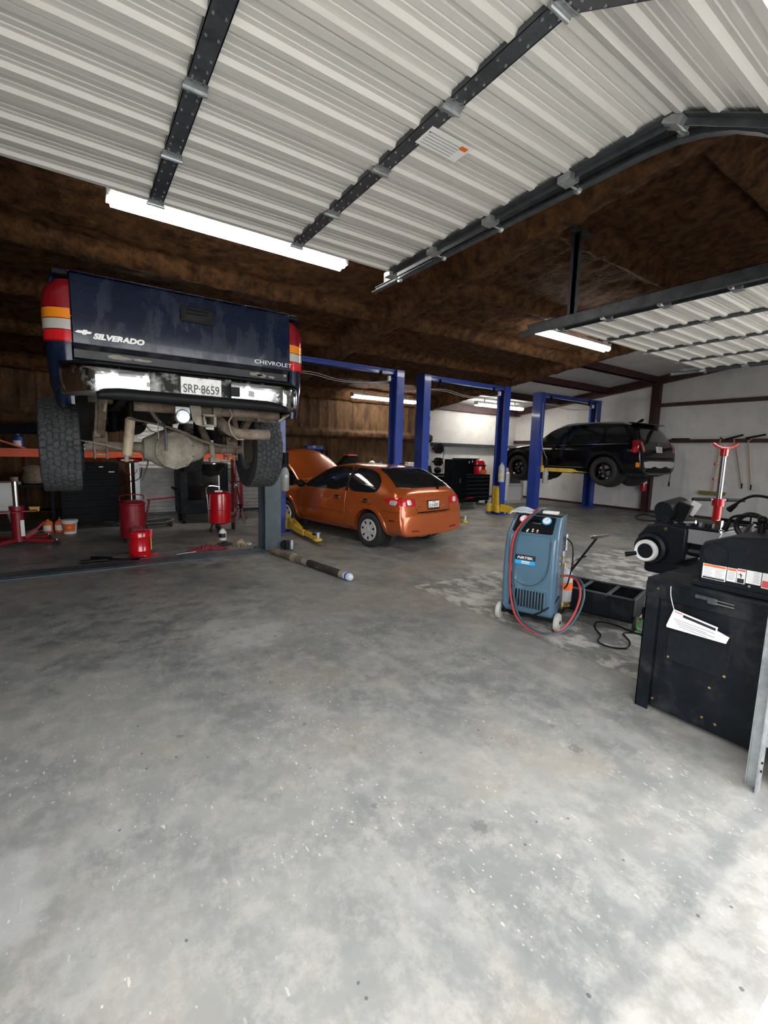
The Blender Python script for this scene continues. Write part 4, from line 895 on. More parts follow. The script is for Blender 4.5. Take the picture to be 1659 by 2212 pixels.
# axle, differential, springs
ax = tp(MB().cyl((X(-.80), AY, AZ), (X(-.27), AY, AZ), .055, n=18).cyl((X(.33), AY, AZ), (X(.80), AY, AZ), .055, n=18), 'rear_axle', 'rust')
prof = [(.05, -.30), (.062, -.285), (.105, -.27), (.135, -.20), (.175, -.13), (.205, -.05), (.21, .03), (.19, .12), (.14, .22), (.105, .32), (.07, .36), (.05, .37)]
df = tp(MB().rev([(r*1.06, h) for r, h in prof], (X(0), AY, AZ-.015), 'x', 28), 'differential', 'cast', ax)
tp(MB().rev([(0, AY-.265), (.09, AY-.262), (.15, AY-.245), (.175, AY-.205), (.205, AY-.195), (.205, AY-.16), (.1, AY-.1)], (X(.02), 0, AZ-.03), 'y', 10), 'differential_cover', 'cast', df, ang=50)
m = MB()
for k in range(10): a = 2*PI*k/10; tp(MB().cyl((X(.02+.19*math.sin(a)), AY-.20, AZ-.03+.19*math.cos(a)), (X(.02+.19*math.sin(a)), AY-.215, AZ-.03+.19*math.cos(a)), .011, n=6), 'cover_bolt', 'rust', df)
for sg in (-1, 1):
    x = X(sg*.665)
    m = MB()
    for k in range(3):
        q = [(x, AY-.98+1.9*i/14*(1-.12*k) + .114*k, 2.06 - .34*(1-((i-7)/7)**2) + .05 - .018*k) for i in range(15)]
        for i in range(14): m.bar(q[i], q[i+1], .065, .016)
    tp(m, 'leaf_spring', 'rust')
    tp(MB().box(x-.05, x+.05, AY-.07, AY+.07, AZ+.04, AZ+.12).box(x-.055, x+.055, AY-.12, AY+.12, AZ+.115, AZ+.135).box(x-.05, x+.05, AY-.10, AY+.10, AZ-.09, AZ-.075), 'spring_block', 'rust')
    m = MB()
    for yy in (AY-.075, AY+.075):
        for dx in (-.055, .055): m.cyl((x+dx, yy, AZ-.13), (x+dx, yy, AZ+.15), .009, n=8)
    tp(m, 'u_bolts', 'rust')
    # shackle and hanger hanging from the frame
    tp(MB().bar((x-sg*.05, AY-.96, 2.20), (x, AY-1.0, 1.93), .075, .02, up=(1,0,0)).box(x-.09, x+.09, AY-1.05, AY-.9, 2.08, 2.12), 'spring_shackle', 'rust')
tp(MB().bar((X(-.675), AY-.35, 2.12), (X(-.70), AY-.22, 1.75), .10, .05, up=(1,0,0)).box(X(-.76), X(-.56), AY-.42, AY-.25, 2.06, 2.11), 'spring_hanger', 'rust')
tp(MB().bar((X(.60), AY-.30, 2.10), (X(.70), AY-.2, 1.77), .085, .05, up=(1,0,0)), 'spring_hanger', 'rust')
sk = tp(MB().cyl((X(-.445), AY-.20, 1.555), (X(-.40), AY-.22, 1.93), .047, n=20).cyl((X(-.40), AY-.22, 1.93), (X(-.398), AY-.22, 1.945), .035, n=16), 'shock_absorber', 'shock', bevel=.004)
tp(MB().cyl((X(-.40), AY-.22, 1.94), (X(-.39), AY-.22, 2.12), .012, n=12), 'shock_rod', 'chrome_c', sk)
tp(MB().cyl((X(-.455), AY-.20, 1.49), (X(-.445), AY-.20, 1.57), .022, n=12).box(X(-.50), X(-.39), AY-.21, AY-.02, 1.50, 1.515), 'shock_mount', 'cast', sk)
tp(MB().cyl((X(.35), AY+.35, 2.08), (X(.45), AY+.15, 1.68), .045, n=18), 'shock_absorber', 'rust')
tp(MB().cyl((X(.44), AY-.10, 1.52), (X(.42), AY-.10, 1.69), .03, n=12).box(X(.40), X(.50), AY-.14, AY-.04, 1.49, 1.54), 'shock_bracket', 'cast')
# exhaust
p = smooth_path([(X(.16), 6.6, 2.02), (X(.18), 5.4, 2.06), (X(.20), 4.95, 2.05), (X(.27), 4.72, 1.97), (X(.34), 4.55, 1.85), (X(.42), 4.46, 1.80), (X(.52), 4.45, 1.795), (X(.73), 4.45, 1.80)], 7)
ex = tp(MB().tube(p, .052, 18, cap=False), 'exhaust_pipe', 'rust'); sl = ex.modifiers.new('t', 'SOLIDIFY'); sl.thickness = .005; sl.offset = -1
tp(MB().tube(smooth_path([(X(.34), 4.42, 2.02), (X(.36), 4.42, 1.96), (X(.33), 4.42, 1.90), (X(.35), 4.40, 1.80), (X(.40), 4.40, 1.745), (X(.47), 4.43, 1.745)], 6), .007, 6), 'exhaust_hanger', 'cast')
tp(MB().cyl((X(.46), 4.75, 2.0), (X(.86), 4.6, 1.985), .058, n=18), 'cross_pipe', 'rust')
# hoses, brake lines, parking-brake cables
tp(MB().tube(smooth_path([(X(-.34), 4.55, 2.05), (X(-.32), 4.6, 2.0), (X(-.22), 4.95, 1.93), (X(-.15), 5.2, 1.905)], 6), .018, 8), 'vent_pipe', 'cast')
tp(MB().tube(smooth_path([(X(-.16), 5.2, 1.91), (X(-.11), 5.24, 1.89), (X(-.09), 5.27, 1.80), (X(-.09), 5.27, 1.61)], 6), .013, 8), 'rubber_hose', 'galv')
tp(MB().tube([(X(-.165), 5.24, 1.90), (X(-.16), 5.26, 1.73)], .005, 6), 'wire', 'galv_l')
tp(MB().tube(smooth_path([(X(-.40), 5.3, 1.93), (X(.0), 5.32, 1.84), (X(.38), 5.4, 1.70), (X(.75), 5.5, 1.66)], 6), .008, 6), 'brake_line', 'rust')
tp(MB().tube(smooth_path([(X(-.42), 5.3, 1.925), (X(-.0), 5.34, 1.855), (X(.38), 5.42, 1.715), (X(.78), 5.5, 1.67)], 6), .009, 6), 'brake_line', 'rust')
tp(MB().tube(smooth_path([(X(-.85), 5.45, 1.70), (X(-.6), 5.4, 1.65), (X(-.35), 5.42, 1.57)], 6), .007, 6), 'parking_brake_cable', 'cast')
tp(MB().tube(smooth_path([(X(-.27), 5.45, 1.92), (X(-.22), 5.42, 1.83), (X(-.15), 5.40, 1.80)], 6), .006, 6), 'breather_line', 'rust')
tp(MB().box(X(-.35), X(.35), 6.2, 7.4, 1.98, 2.2), 'fuel_tank', 'dark', bevel=.04)
tp(MB().cyl((X(0), 7.7, 2.0), (X(0), 9.3, 2.05), .04, n=14).sph((X(0), 9.3, 2.05), .22, .4, .2), 'gearbox', 'dark')
# tyres: voronoi-cut all-terrain tread
def at_tyre():
    Wt = .31; h = Wt/2; nu, nw = 330, 44; rr = random.Random(5); circ = 2*PI*TR; cu, cw = 44, 6
    cells = {}
    for i in range(cu):
        for j in range(-1, cw+1): cells[(i, j)] = ((i + .5*(j % 2) + .28*rr.uniform(-1, 1))*circ/cu, (j+.5+.22*rr.uniform(-1, 1))*Wt/cw - h)
    def groove(s, x):
        gi = int(s/circ*cu); gj = int((x+h)/Wt*cw); ds = []
        for i in range(gi-2, gi+3):
            for j in range(max(-1, gj-1), min(cw, gj+2)):
                cs, cx = cells[(i % cu, j)]; d = s-cs; d -= circ*round(d/circ); ds.append(math.hypot(d*1.0, (x-cx)*1.05))
        ds.sort(); return ds[1]-ds[0]
    prof_in = [(.235, -h*.7), (.26, -h*.95), (.33, -h*1.06), (.40, -h*1.05), (TR-.02, -h*1.0)]
    m = MB(); vs = []; cols = []
    xs = [-h*.985 + 2*h*.985*k/nw for k in range(nw+1)]
    q = 2*len(prof_in) + len(xs)
    for i in range(nu):
        t = 2*PI*i/nu; row = [(r, x) for r, x in prof_in]
        for x in xs:
            e = abs(x)/h; r = TR - .012*max(0, e-.75)*4*max(0, e-.75) - .003*e*e
            gdist = groove(t*TR, x); g = max(0, min(1, (.011-gdist)/.006)); row.append((r - .011*g, x))
        row += [(r, -x) for r, x in prof_in[::-1]]
        vs += [(x, r*math.cos(t), r*math.sin(t)) for r, x in row]
    fs = [(i*q+k, ((i+1) % nu)*q+k, ((i+1) % nu)*q+k+1, i*q+k+1) for i in range(nu) for k in range(q-1)]
    return m.add(vs, fs)
ty = at_tyre().build('tyre', MAT['tread'], tr, world=False, ang=28)
rim = MB().rev([(.02, -.02), (.10, -.03), (.17, .05), (.225, .02), (.24, -.14), (.25, -.15)], ax='x', n=36).rev([(.245, .14), (.225, .13), (.215, .02)], ax='x', n=36)
rm = rim.build('rim', MAT['alu'], ty, world=False, merge=False)
MB().cyl((.02, 0, 0), (.12, 0, 0), .165, n=26).build('brake_drum', MAT['rust'], rm, world=False)
tl = lambda x, y: (x, y-4.28, AZ-1.18)
ty.location = tl(-1.0, AY)
copychild(ty, tr, tl(1.0, AY), None, (.4, 0, PI)); copychild(ty, tr, tl(-.92, 9.2), None, (.9, 0, 0)); copychild(ty, tr, tl(.92, 9.2), None, (.2, 0, PI))
# cab and front end, hidden above the bed from here
cabst = []
def cs(y, w, zb, zr, wr):
    b = min(2.98, zr-.06); return (y-4.28, [(0, zb), (w*.7, zb), (w*.97, zb+.05), (w, (zb+b)/2), (w, b-.1), (w*.97, b), (w*(.97+wr)/2, (b+zr)/2), (w*wr, zr-.05), (w*wr*.6, zr), (0, zr+.01)])
stc = [cs(6.68, .94, 2.2, 3.30, .80), cs(6.72, .97, 2.1, 3.36, .80), cs(7.4, .98, 2.08, 3.40, .80), cs(7.9, .98, 2.08, 3.36, .80), cs(8.3, .98, 2.08, 3.05, .86), cs(8.6, .98, 2.08, 2.95, .92), cs(9.5, .97, 2.1, 2.88, .92), cs(9.85, .93, 2.12, 2.78, .9)]
stc = [(y, [(x, z-1.18) for x, z in p_]) for y, p_ in stc]
cb = loft(stc).build('cab', MAT['navy'], tr, world=False); s_ = cb.modifiers.new('s', 'SUBSURF'); s_.levels = 2; s_.render_levels = 2; bake(cb); K = Skin(cb)
cut_wells(cb, [(9.2-4.28, AZ-1.18)], .52, .6, 1.4)
for axn in ('x-', 'x+'): K.patch(axn, [(2.55, 1.82), (3.9, 1.80), (3.6, 2.10), (2.6, 2.13)], rnd=1).build('side_window', MAT['glass'], tr, world=False)
K.patch('y-', [(-.70, 1.85), (.70, 1.85), (.66, 2.12), (-.66, 2.12)], rnd=1).build('rear_window', MAT['glass'], tr, world=False)
# ================================================================ refrigerant machine (local: x to its right, y away from the viewer)
ac = thing('refrigerant_machine', 'slate blue refrigerant recovery machine on wheels with red and teal hoses', 'service machine', (3.575, 2.70, 0), R(-69.3))
def ap(mb, nm, mat, par=None, **k): return mb.build(nm, MAT[mat], par or ac, world=False, **k)
def shell(u, wv):
    # front shell: sweep of an outline in y,z with slightly rounded sides
    prof = [(-.005, .13), (-.02, .30), (-.03, .55), (-.02, .78), (.0, .88), (.045, .945), (.12, 1.03), (.165, 1.075), (.20, 1.088), (.24, 1.09)]
    k = wv*(len(prof)-1); i = min(int(k), len(prof)-2); f = k-i; y = prof[i][0]*(1-f)+prof[i+1][0]*f; z = prof[i][1]*(1-f)+prof[i+1][1]*f
    hw = .248 if z < .88 else .248 - .022*(z-.88)/.2
    hw += .006*math.sin(PI*min(1, z/.9))
    s = u*2-1; t = abs(s); 
    if t < .80: x = s/.80*(hw-.035); dy = 0
    else: a = (t-.80)/.2; x = (hw-.035+.035*math.sin(min(1, a*1.6)*PI/2))*(1 if s > 0 else -1); dy = .035*(1-math.cos(min(1, a*1.6)*PI/2)) + max(0, a-.625)/.375*.16
    if z < .9 and t < .70:  # shallow bib in the front, bounded by a U
        e = max(0, .9-z); lim = .70 - .0; zb = .40 + .16*(t/.70)**3*1.4
        if z > zb: dy += .012*min(1, (z-zb)/.02)*min(1, (.70-t)/.04)
    return (x, y+dy, z)
fs_ = ap(MB().grid(shell, 60, 54), 'front_shell', 'ac', ang=50); s_ = fs_.modifiers.new('t', 'SOLIDIFY'); s_.thickness = .006; s_.offset = -1
ap(MB().box(-.235, .235, .12, .40, .13, .86).prism([(.12, .86), (.40, .86), (.40, 1.075), (.20, 1.075)], 'x', -.225, .225), 'rear_cabinet', 'acdark', bevel=.006)
ap(MB().box(-.26, .26, .02, .48, .085, .13).box(-.20, .20, .40, .60, .09, .12), 'base_tray', 'plas', bevel=.01)
ap(MB().box(-.10, .225, .17, .38, 1.076, 1.092).bar((-.19, .40, 1.07), (.19, .40, 1.07), .05, .04), 'top_tray', 'plas', bevel=.006)
# control panel on the slope
a0 = V((0, .045, .945)); a1 = V((0, .165, 1.075)); d = (a1-a0).normalized(); nrm = V((0, -d.z, d.y))
def cpnl(x, s, h=.004): return V((x, 0, 0)) + a0 + d*(s) + nrm*h
def quad(mb, x0, x1, s0, s1, h0, h1):
    c = [cpnl(x, s, h) for h in (h0, h1) for x, s in ((x0, s0), (x1, s0), (x1, s1), (x0, s1))]
    return mb.add(c, [(3,2,1,0),(4,5,6,7),(0,1,5,4),(1,2,6,5),(2,3,7,6),(3,0,4,7)])
p = [(-.185, -.03), (.175, -.03), (.188, -.02), (.182, .155), (.17, .168), (-.17, .168), (-.182, .155), (-.195, -.02)]
m = MB().add([cpnl(x, s, -.004) for x, s in p] + [cpnl(x, s, .005) for x, s in p], [tuple(range(8))[::-1], tuple(range(8, 16))] + [(i, (i+1) % 8, 8+(i+1) % 8, 8+i) for i in range(8)])
cpn = ap(m, 'control_panel', 'plas')
for x, c in ((-.115, 'red'), (.105, 'blue')):
    o = cpnl(x, .115, .005); g = ap(MB().cyl(o, o + nrm*.012, .045, n=28), 'gauge_rim', 'label_r' if c == 'red' else 'label_b', cpn, bevel=.003)
    ap(MB().cyl(o + nrm*.012, o + nrm*.0135, .036, n=28), 'gauge_dial', 'label_w', g)
    ap(MB().bar(o + nrm*.015, o + nrm*.015 + d*.022 + V((.012,0,0)), .003, .002), 'gauge_needle', 'label_k', g)
ap(quad(MB(), -.03, .10, .015, .075, .005, .0065), 'display', 'glass', cpn)
ap(quad(MB(), -.02, .06, .078, .081, .005, .007), 'display_print', 'label_g', cpn)
ap(quad(quad(MB(), -.055, .035, .10, .125, .005, .006), -.13, -.075, .045, .058, .005, .006), 'vent_slot', 'black', cpn)
def tri(x, s, r, a):
    q = [cpnl(x + r*math.cos(a+2*PI*k/3), s + r*math.sin(a+2*PI*k/3), h) for h in (.005, .008) for k in range(3)]
    return MB().add(q, [(2,1,0),(3,4,5),(0,1,4,3),(1,2,5,4),(2,0,3,5)])
for x, s, a in ((0, .005, PI/2), (-.045, -.002, PI), (.045, -.002, 0), (0, -.018, -PI/2)): ap(tri(x, s, .012, a), 'arrow_button', 'label_w', cpn)
for x, mt in ((-.05, 'label_w'), (.045, 'label_r')):
    o = cpnl(x, -.020, .005); ap(MB().cyl(o, o + nrm*.003, .010, n=12), 'round_button', mt, cpn)
# maker's plate
m = MB().box(-.135, .06, -.030, -.0215, .655, .705); lb = ap(m, 'nameplate', 'label_k', fs_)
ap(MB().box(-.135, .06, -.0302, -.0215, .615, .655), 'nameplate_stripe', 'label_b', lb)
text('nameplate_lettering', 'ΛIRTEK', .04, MAT['label_w'], lb, basis((-.035, -.031, .681), (1,0,0), (0,0,1)), .0006, width=.155, height=.026, local=True, bold=.0012)
ap(MB().box(-.07, .01, -.0312, -.030, .638, .648).box(-.07, .01, -.0312, -.030, .624, .630), 'nameplate_print', 'label_w', lb)
# U-shaped moulding line and louvres
u = [(-.195, .86)] + [(-.195 + 0*i, .86 - .3*i/4) for i in range(1, 4)] + [(-.17, .53), (-.12, .45), (-.05, .415), (.03, .415), (.10, .45), (.165, .53), (.19, .65), (.195, .86)]
ap(MB().tube(smooth_path([(x, -.026 if z < .8 else -.012, z) for x, z in u], 5), .0045, 6), 'moulding_line', 'acdark', fs_)
m = MB()
for k in range(12):
    x = -.16 + .0285*k
    m.box(x-.0075, x+.0075, -.0265, -.015, .195, .365 if k > 1 else .40)
ap(m, 'louvres', 'black', fs_)
ap(MB().tube([(-.19, -.021, .18), (.185, -.021, .18), (.19, -.022, .19), (.19, -.027, .38), (.18, -.028, .39), (-.03, -.028, .39)], .004, 6), 'louvre_frame', 'ac', fs_)
for sg in (-1, 1):
    x = sg*.285
    wl = ap(MB().rev([(.02, -.024), (.07, -.024), (.082, -.02), (.088, -.008), (.088, .008), (.082, .02), (.07, .024), (.02, .024)], (x, .05, .088), 'x', 30), 'wheel', 'greywheel')
    ap(MB().cyl((x-sg*.06, .05, .088), (x+sg*.03, .05, .088), .016, n=12), 'wheel_hub', 'plas', wl)
for sg in (-1, 1): ap(MB().rev([(.01, -.015), (.035, -.015), (.04, 0), (.035, .015), (.01, .015)], (sg*.16, .52, .04), 'x', 20).bar((sg*.16, .52, .04), (sg*.16, .52, .095), .04, .02), 'rear_caster', 'plas')
# right-hand fittings, bottle, straps
for z, c in ((.80, 'steel'), (.68, 'brass'), (.62, 'brass'), (.50, 'brass')):
    ap(MB().cyl((.235, .22, z), (.275, .22, z), .010, n=10).cyl((.255, .20, z), (.255, .25, z), .008, n=10), 'fitting', c)
ap(MB().box(.232, .25, .26, .32, .60, .74), 'filter_block', 'alu', bevel=.004)
ap(MB().cyl((.25, .33, .74), (.25, .33, .90), .014, n=10), 'sight_glass', 'galv_l')
tk = ap(MB().rev([(0, .12), (.09, .12), (.10, .14), (.10, .42), (.075, .49), (.03, .52), (0, .53)], (.20, .52, 0), n=24), 'refrigerant_tank', 'jug')
ap(MB().rev([(.102, .30), (.102, .38)], (.20, .52, 0), n=24), 'tank_label', 'label_o', tk)
ap(MB().cyl((.20, .52, .52), (.20, .52, .58), .018, n=12).rev([(.103, .13), (.11, .13), (.11, .18), (.103, .18)], (.20, .52, 0), n=24), 'tank_valve', 'brass', tk)
def hose(off, dx):
    return smooth_path([(.02+dx, .33, 1.11+off), (-.01+dx, .24, 1.135+off), (-.05+dx, .14, 1.09+off), (-.12+dx, .03, .98+off), (-.158+dx, -.035, .86), (-.168+dx, -.05-off, .68), (-.165+dx, -.05-off, .45), (-.14+dx, -.055-off, .27),
                        (-.07+dx, -.10-off, .12), (.06+dx, -.14, .035+off), (.22+dx, -.15, .02+off), (.36+dx, -.10, .075+off), (.44+dx, -.02, .22), (.465+dx, .06, .38), (.42+dx, .14, .49), (.33, .20, .515), (.265, .22, .505)], 9)
ap(MB().tube(hose(.0, 0), .0105, 8), 'red_hose', 'hose_r'); ap(MB().tube([p_ + V((.034, -.006, .006)) for p_ in hose(.004, 0)[:-4]], .0105, 8), 'teal_hose', 'hose_b')
ap(MB().tube(smooth_path([(-.25, .02, .17), (-.2, -.025, .13), (-.10, -.045, .10), (.05, -.045, .125), (.16, -.04, .19), (.245, .03, .27), (.26, .15, .31)], 8), .008, 6), 'power_cord', 'plas')
ap(MB().tube(smooth_path([(.26, .30, .86), (.32, .28, .80), (.33, .28, .62), (.30, .30, .42), (.25, .40, .33)], 8), .007, 6), 'side_cord', 'plas')
ct = MB().grid(lambda u, wv: (-.26+.22*u, .10+.22*wv, 1.098+.016*noise.noise((u*3, wv*3, 1))+.03*math.sin(PI*wv)*math.sin(PI*u) - (.02 if u < .1 else 0)), 20, 20).build('shop_cloth', MAT['cloth'], None, world=False)
ct.location = ac.location; ct.rotation_euler = ac.rotation_euler; s_ = ct.modifiers.new('t', 'SOLIDIFY'); s_.thickness = .012; s_.offset = 1
tag(ct, 'crumpled pale blue shop cloth on top of the refrigerant machine', 'cloth')
bx = MB().box(.03, .17, .22, .30, 1.093, 1.120).build('small_carton', MAT['label_w'], None, world=False, bevel=.003); bx.location = ac.location; bx.rotation_euler = ac.rotation_euler
tag(bx, 'small cream carton lying on top of the refrigerant machine', 'box')

# ================================================================ low black wheeled drain tub with a T handle
dl = thing('drain_tub', 'low black rectangular wheeled tub with two dividers and T handle', 'drain tub', (4.50, 2.50, 0), R(14))
def dp(mb, nm, mat, par=None, **k): return mb.build(nm, MAT[mat], par or dl, world=False, **k)
m = MB(); w2, l2 = .235, .385
for x0, x1, y0, y1 in ((-w2, w2, -l2, -l2+.012), (-w2, w2, l2-.012, l2), (-w2, -w2+.012, -l2, l2), (w2-.012, w2, -l2, l2)): m.box(x0, x1, y0, y1, .07, .31)
m.box(-w2, w2, -l2, l2, .07, .085)
dp(m, 'tub', 'cabblack', merge=False)
dp(MB().box(-w2-.006, w2+.006, -l2-.006, -l2+.018, .30, .312).box(-w2-.006, w2+.006, l2-.018, l2+.006, .30, .312).box(-w2-.006, -w2+.018, -l2, l2, .30, .312).box(w2-.018, w2+.006, -l2, l2, .30, .312), 'rim', 'galv', merge=False)
for y in (-.13, .14): dp(MB().box(-w2, w2, y-.018, y+.018, .285, .30), 'divider', 'galv', bevel=.003)
for sx in (-1, 1):
    wl = dp(MB().rev([(.015, -.018), (.06, -.018), (.07, -.006), (.07, .006), (.06, .018), (.015, .018)], (sx*(w2-.03), -l2-.02, .07), 'y', 26), 'wheel', 'rubber')
    dp(MB().rev([(.008, -.020), (.02, -.022), (.05, -.016), (.052, -.01)], (sx*(w2-.03), -l2-.02, .07), 'y', 22), 'wheel_disc', 'brass', wl)
    dp(MB().rev([(.01, -.015), (.035, -.015), (.035, .015), (.01, .015)], (sx*(w2-.05), l2-.05, .035), 'x', 18), 'caster', 'rubber')
hd = dp(MB().bar((-.10, l2-.01, .27), (-.02, .06, .83), .035, .022).bar((-.10, l2+.005, .2), (-.10, l2-.01, .34), .05, .02), 'handle', 'blackpaint', bevel=.003)
dp(MB().cyl((-.07, .11, .825), (.05, -.03, .85), .017, n=16), 'handle_grip', 'chrome_c', hd)
dp(MB().tube(smooth_path([(-.07, .26, .50), (-.12, .24, .56), (-.05, .14, .62), (-.045, .19, .60)], 5), .004, 6), 'wire_clip', 'plas', hd)

# cords and green hose on the floor
def floorcord(name, label, cat, pts, r, mat):
    return tag(MB().tube(smooth_path([(x, y, r+.001+(z if len(q) else 0)) for x, y, z, *q in [(p + (0,) if len(p) == 2 else p) for p in pts]] if 0 else [(p[0], p[1], (p[2] if len(p) > 2 else 0)+r+.001) for p in pts], 10), r, 7).build(name, MAT[mat]), label, cat)
floorcord('extension_cord', 'black cord looped on the patchy floor before the black cabinet', 'cord', [(4.75, 1.55), (4.40, 1.83), (4.33, 2.03), (4.36, 2.22), (4.29, 2.37), (4.12, 2.30), (3.98, 2.16), (3.82, 2.09), (3.80, 1.97), (3.90, 1.88), (4.06, 1.93), (4.20, 2.06), (4.30, 2.04), (4.38, 1.92), (4.6, 1.72)], .007, 'plas')
floorcord('air_hose', 'bright green air hose curling between drain tub and cabinet', 'hose', [(4.86, 2.12, .32), (4.80, 2.14, .2), (4.72, 2.08, .10), (4.62, 1.98, .16), (4.52, 1.96, .16), (4.42, 2.02, .09), (4.38, 2.02, .02), (4.42, 1.90, 0), (4.6, 1.75, 0), (4.9, 1.6, 0)], .009, 'hose_g')

# ================================================================ brake lathe on its black cabinet
cb_ = thing('lathe_cabinet', 'scuffed black steel cabinet under the brake lathe, before the door track', 'cabinet', (3.42, 1.02, 0))
def lp_(mb, nm, mat, par=None, **k): return mb.build(nm, MAT[mat], par or cb_, **k)
cbody = lp_(MB().box(3.095, 3.80, .72, 1.36, .02, .865), 'body', 'cabblack', bevel=.004)
lp_(MB().box(3.06, 3.84, .68, 1.385, .85, .89), 'top', 'cabblack', bevel=.006)
lp_(MB().box(3.055, 3.062, .68, 1.385, .77, .865), 'top_lip', 'cabblack')
for y0, y1 in ((1.305, 1.385), (.70, .73)):
    lp_(MB().box(3.062, 3.068, y0, y1, 0, .85).box(3.062, 3.14, y1-.006 if y0 > 1 else y0, y1 if y0 > 1 else y0+.006, 0, .85), 'corner_post', 'cabblack')
dr = lp_(MB().box(3.083, 3.095, .735, 1.30, .03, .77), 'front_panel', 'cabblack', bevel=.003)
lp_(MB().box(3.078, 3.084, .90, 1.235, .38, .655), 'access_plate', 'lathe', dr, bevel=.003)
m = MB()
for y, z in ((1.285, .085), (.98, .30), (1.0, .10), (1.31, .83), (.93, .09), (1.22, .645), (.915, .645), (.915, .40), (1.22, .40)): m.cyl((3.052 if z > .8 else 3.075, y, z), (3.062 if z > .8 else 3.084, y, z), .008, n=10)
lp_(m, 'bolts', 'brass', dr)
lt = lp_(MB().box(3.045, 3.057, 1.03, 1.10, .83, .852).box(3.042, 3.056, .985, 1.035, .815, .852), 'latch', 'galv', bevel=.003)
lp_(MB().tube([(3.045, 1.0, .845), (3.045, .90, .842), (3.045, .90, .825), (3.045, 1.0, .825)], .004, 6), 'latch_bail', 'chrome_c', lt)
# hanging instruction card
cd = thing('instruction_card', 'white printed card hanging by a string on the black cabinet', 'card', (3.05, 1.08, .62))
q = [(1.205, .725), (.965, .688), (.968, .668), (.905, .648), (.918, .606), (1.235, .60), (1.238, .61)]
lp_(MB().prism(q, 'x', 3.046, 3.049), 'card', 'label_w', cd)
m = MB()
for k in range(4): m.add([(3.0452, 1.20-.01*k, .664-.013*k), (3.0452, .98-.002*k+.04*(k % 2), .644-.012*k), (3.0452, .98-.002*k+.04*(k % 2), .650-.012*k), (3.0452, 1.20-.01*k, .670-.013*k)], [(0,1,2,3)])
lp_(m, 'card_print', 'label_g', cd)
lp_(MB().add([(3.0452, 1.15, .690), (3.0452, .975, .664), (3.0452, .975, .680), (3.0452, 1.15, .707)], [(0,1,2,3)]), 'card_picture', 'label_k', cd)
lp_(MB().add([(3.0452, 1.20, .717), (3.0452, 1.155, .710), (3.0452, 1.155, .704), (3.0452, 1.20, .711)], [(0,1,2,3)]), 'card_heading', 'label_r', cd)
lp_(MB().tube(smooth_path([(3.045, 1.235, .865), (3.044, 1.228, .80), (3.044, 1.202, .722)], 5), .0022, 5), 'string', 'label_w', cd)
# the lathe itself
la = thing('brake_lathe', 'black brake lathe with white-rimmed handwheel and warning stickers, on the black cabinet', 'brake lathe', (3.6, 1.1, .892))
def L_(mb, nm, mat, par=None, **k): return mb.build(nm, MAT[mat], par or la, **k)
hs_ = L_(MB().prism([(.55, .90), (1.125, .90), (1.14, 1.10), (1.12, 1.165), (.98, 1.215), (.70, 1.245), (.55, 1.24)], 'x', 3.13, 3.72), 'housing', 'lathe', bevel=.02, seg=4)
L_(MB().box(3.11, 3.74, .52, 1.15, .892, .922), 'base_flange', 'lathe', bevel=.005)
L_(MB().cyl((3.115, 1.045, 1.10), (3.2, 1.045, 1.10), .062, n=28), 'housing_boss', 'lathe', hs_)
# stickers
st_ = L_(MB().box(3.1245, 3.131, .985, 1.105, .945, 1.035), 'warning_label', 'label_w', hs_)
L_(MB().box(3.1235, 3.1245, .988, 1.102, 1.020, 1.032), 'warning_band', 'label_o', st_)
m = MB()
for k in range(7):
    for y0, y1 in ((1.05, 1.098), (.993, 1.04)): m.box(3.1236, 3.1245, y0 + .006*(k % 3), y1, 1.008-.008*k, 1.011-.008*k)
L_(m, 'label_print', 'label_g', st_); L_(MB().box(3.1235, 3.1245, .99, 1.10, .948, .957), 'label_foot', 'label_k', st_)
s2 = L_(MB().box(3.1245, 3.131, .935, .98, .955, 1.035), 'warning_label', 'label_w', hs_)
L_(MB().box(3.1235, 3.1245, .938, .977, 1.020, 1.032), 'warning_band', 'label_o', s2); m = MB()
for k in range(6): m.box(3.1236, 3.1245, .94+.004*(k % 2), .975, 1.008-.008*k, 1.011-.008*k)
L_(m, 'label_print', 'label_g', s2)
s3 = L_(MB().box(3.1245, 3.131, .892, .932, .955, 1.04), 'danger_label', 'label_w', hs_)
L_(MB().box(3.1235, 3.1245, .894, .930, 1.026, 1.036), 'danger_band', 'label_r', s3); L_(MB().box(3.1235, 3.1245, .896, .928, .958, .984), 'danger_foot', 'label_k', s3)
L_(MB().tube([(3.123, .905, 1.0), (3.123, .915, 1.012), (3.123, .925, 1.005)], .002, 5).tube([(3.123, .915, 1.012), (3.123, .91, .99)], .002, 5), 'danger_mark', 'label_k', s3)
s4 = L_(MB().box(3.1245, 3.131, .82, .888, .965, 1.04), 'notice_label', 'label_w', hs_); m = MB()
for k in range(7): m.box(3.1236, 3.1245, .825+.005*(k % 2), .855, 1.03-.009*k, 1.033-.009*k)
L_(m, 'label_print', 'label_g', s4)
s5 = L_(MB().box(3.1245, 3.131, .74, .816, .955, 1.04), 'danger_label', 'label_w', hs_); L_(MB().box(3.1235, 3.1245, .742, .814, .960, .998), 'danger_band', 'label_r', s5)
L_(MB().cyl((3.122, .868, .950), (3.131, .868, .950), .007, n=14), 'screw', 'chrome_c', hs_)
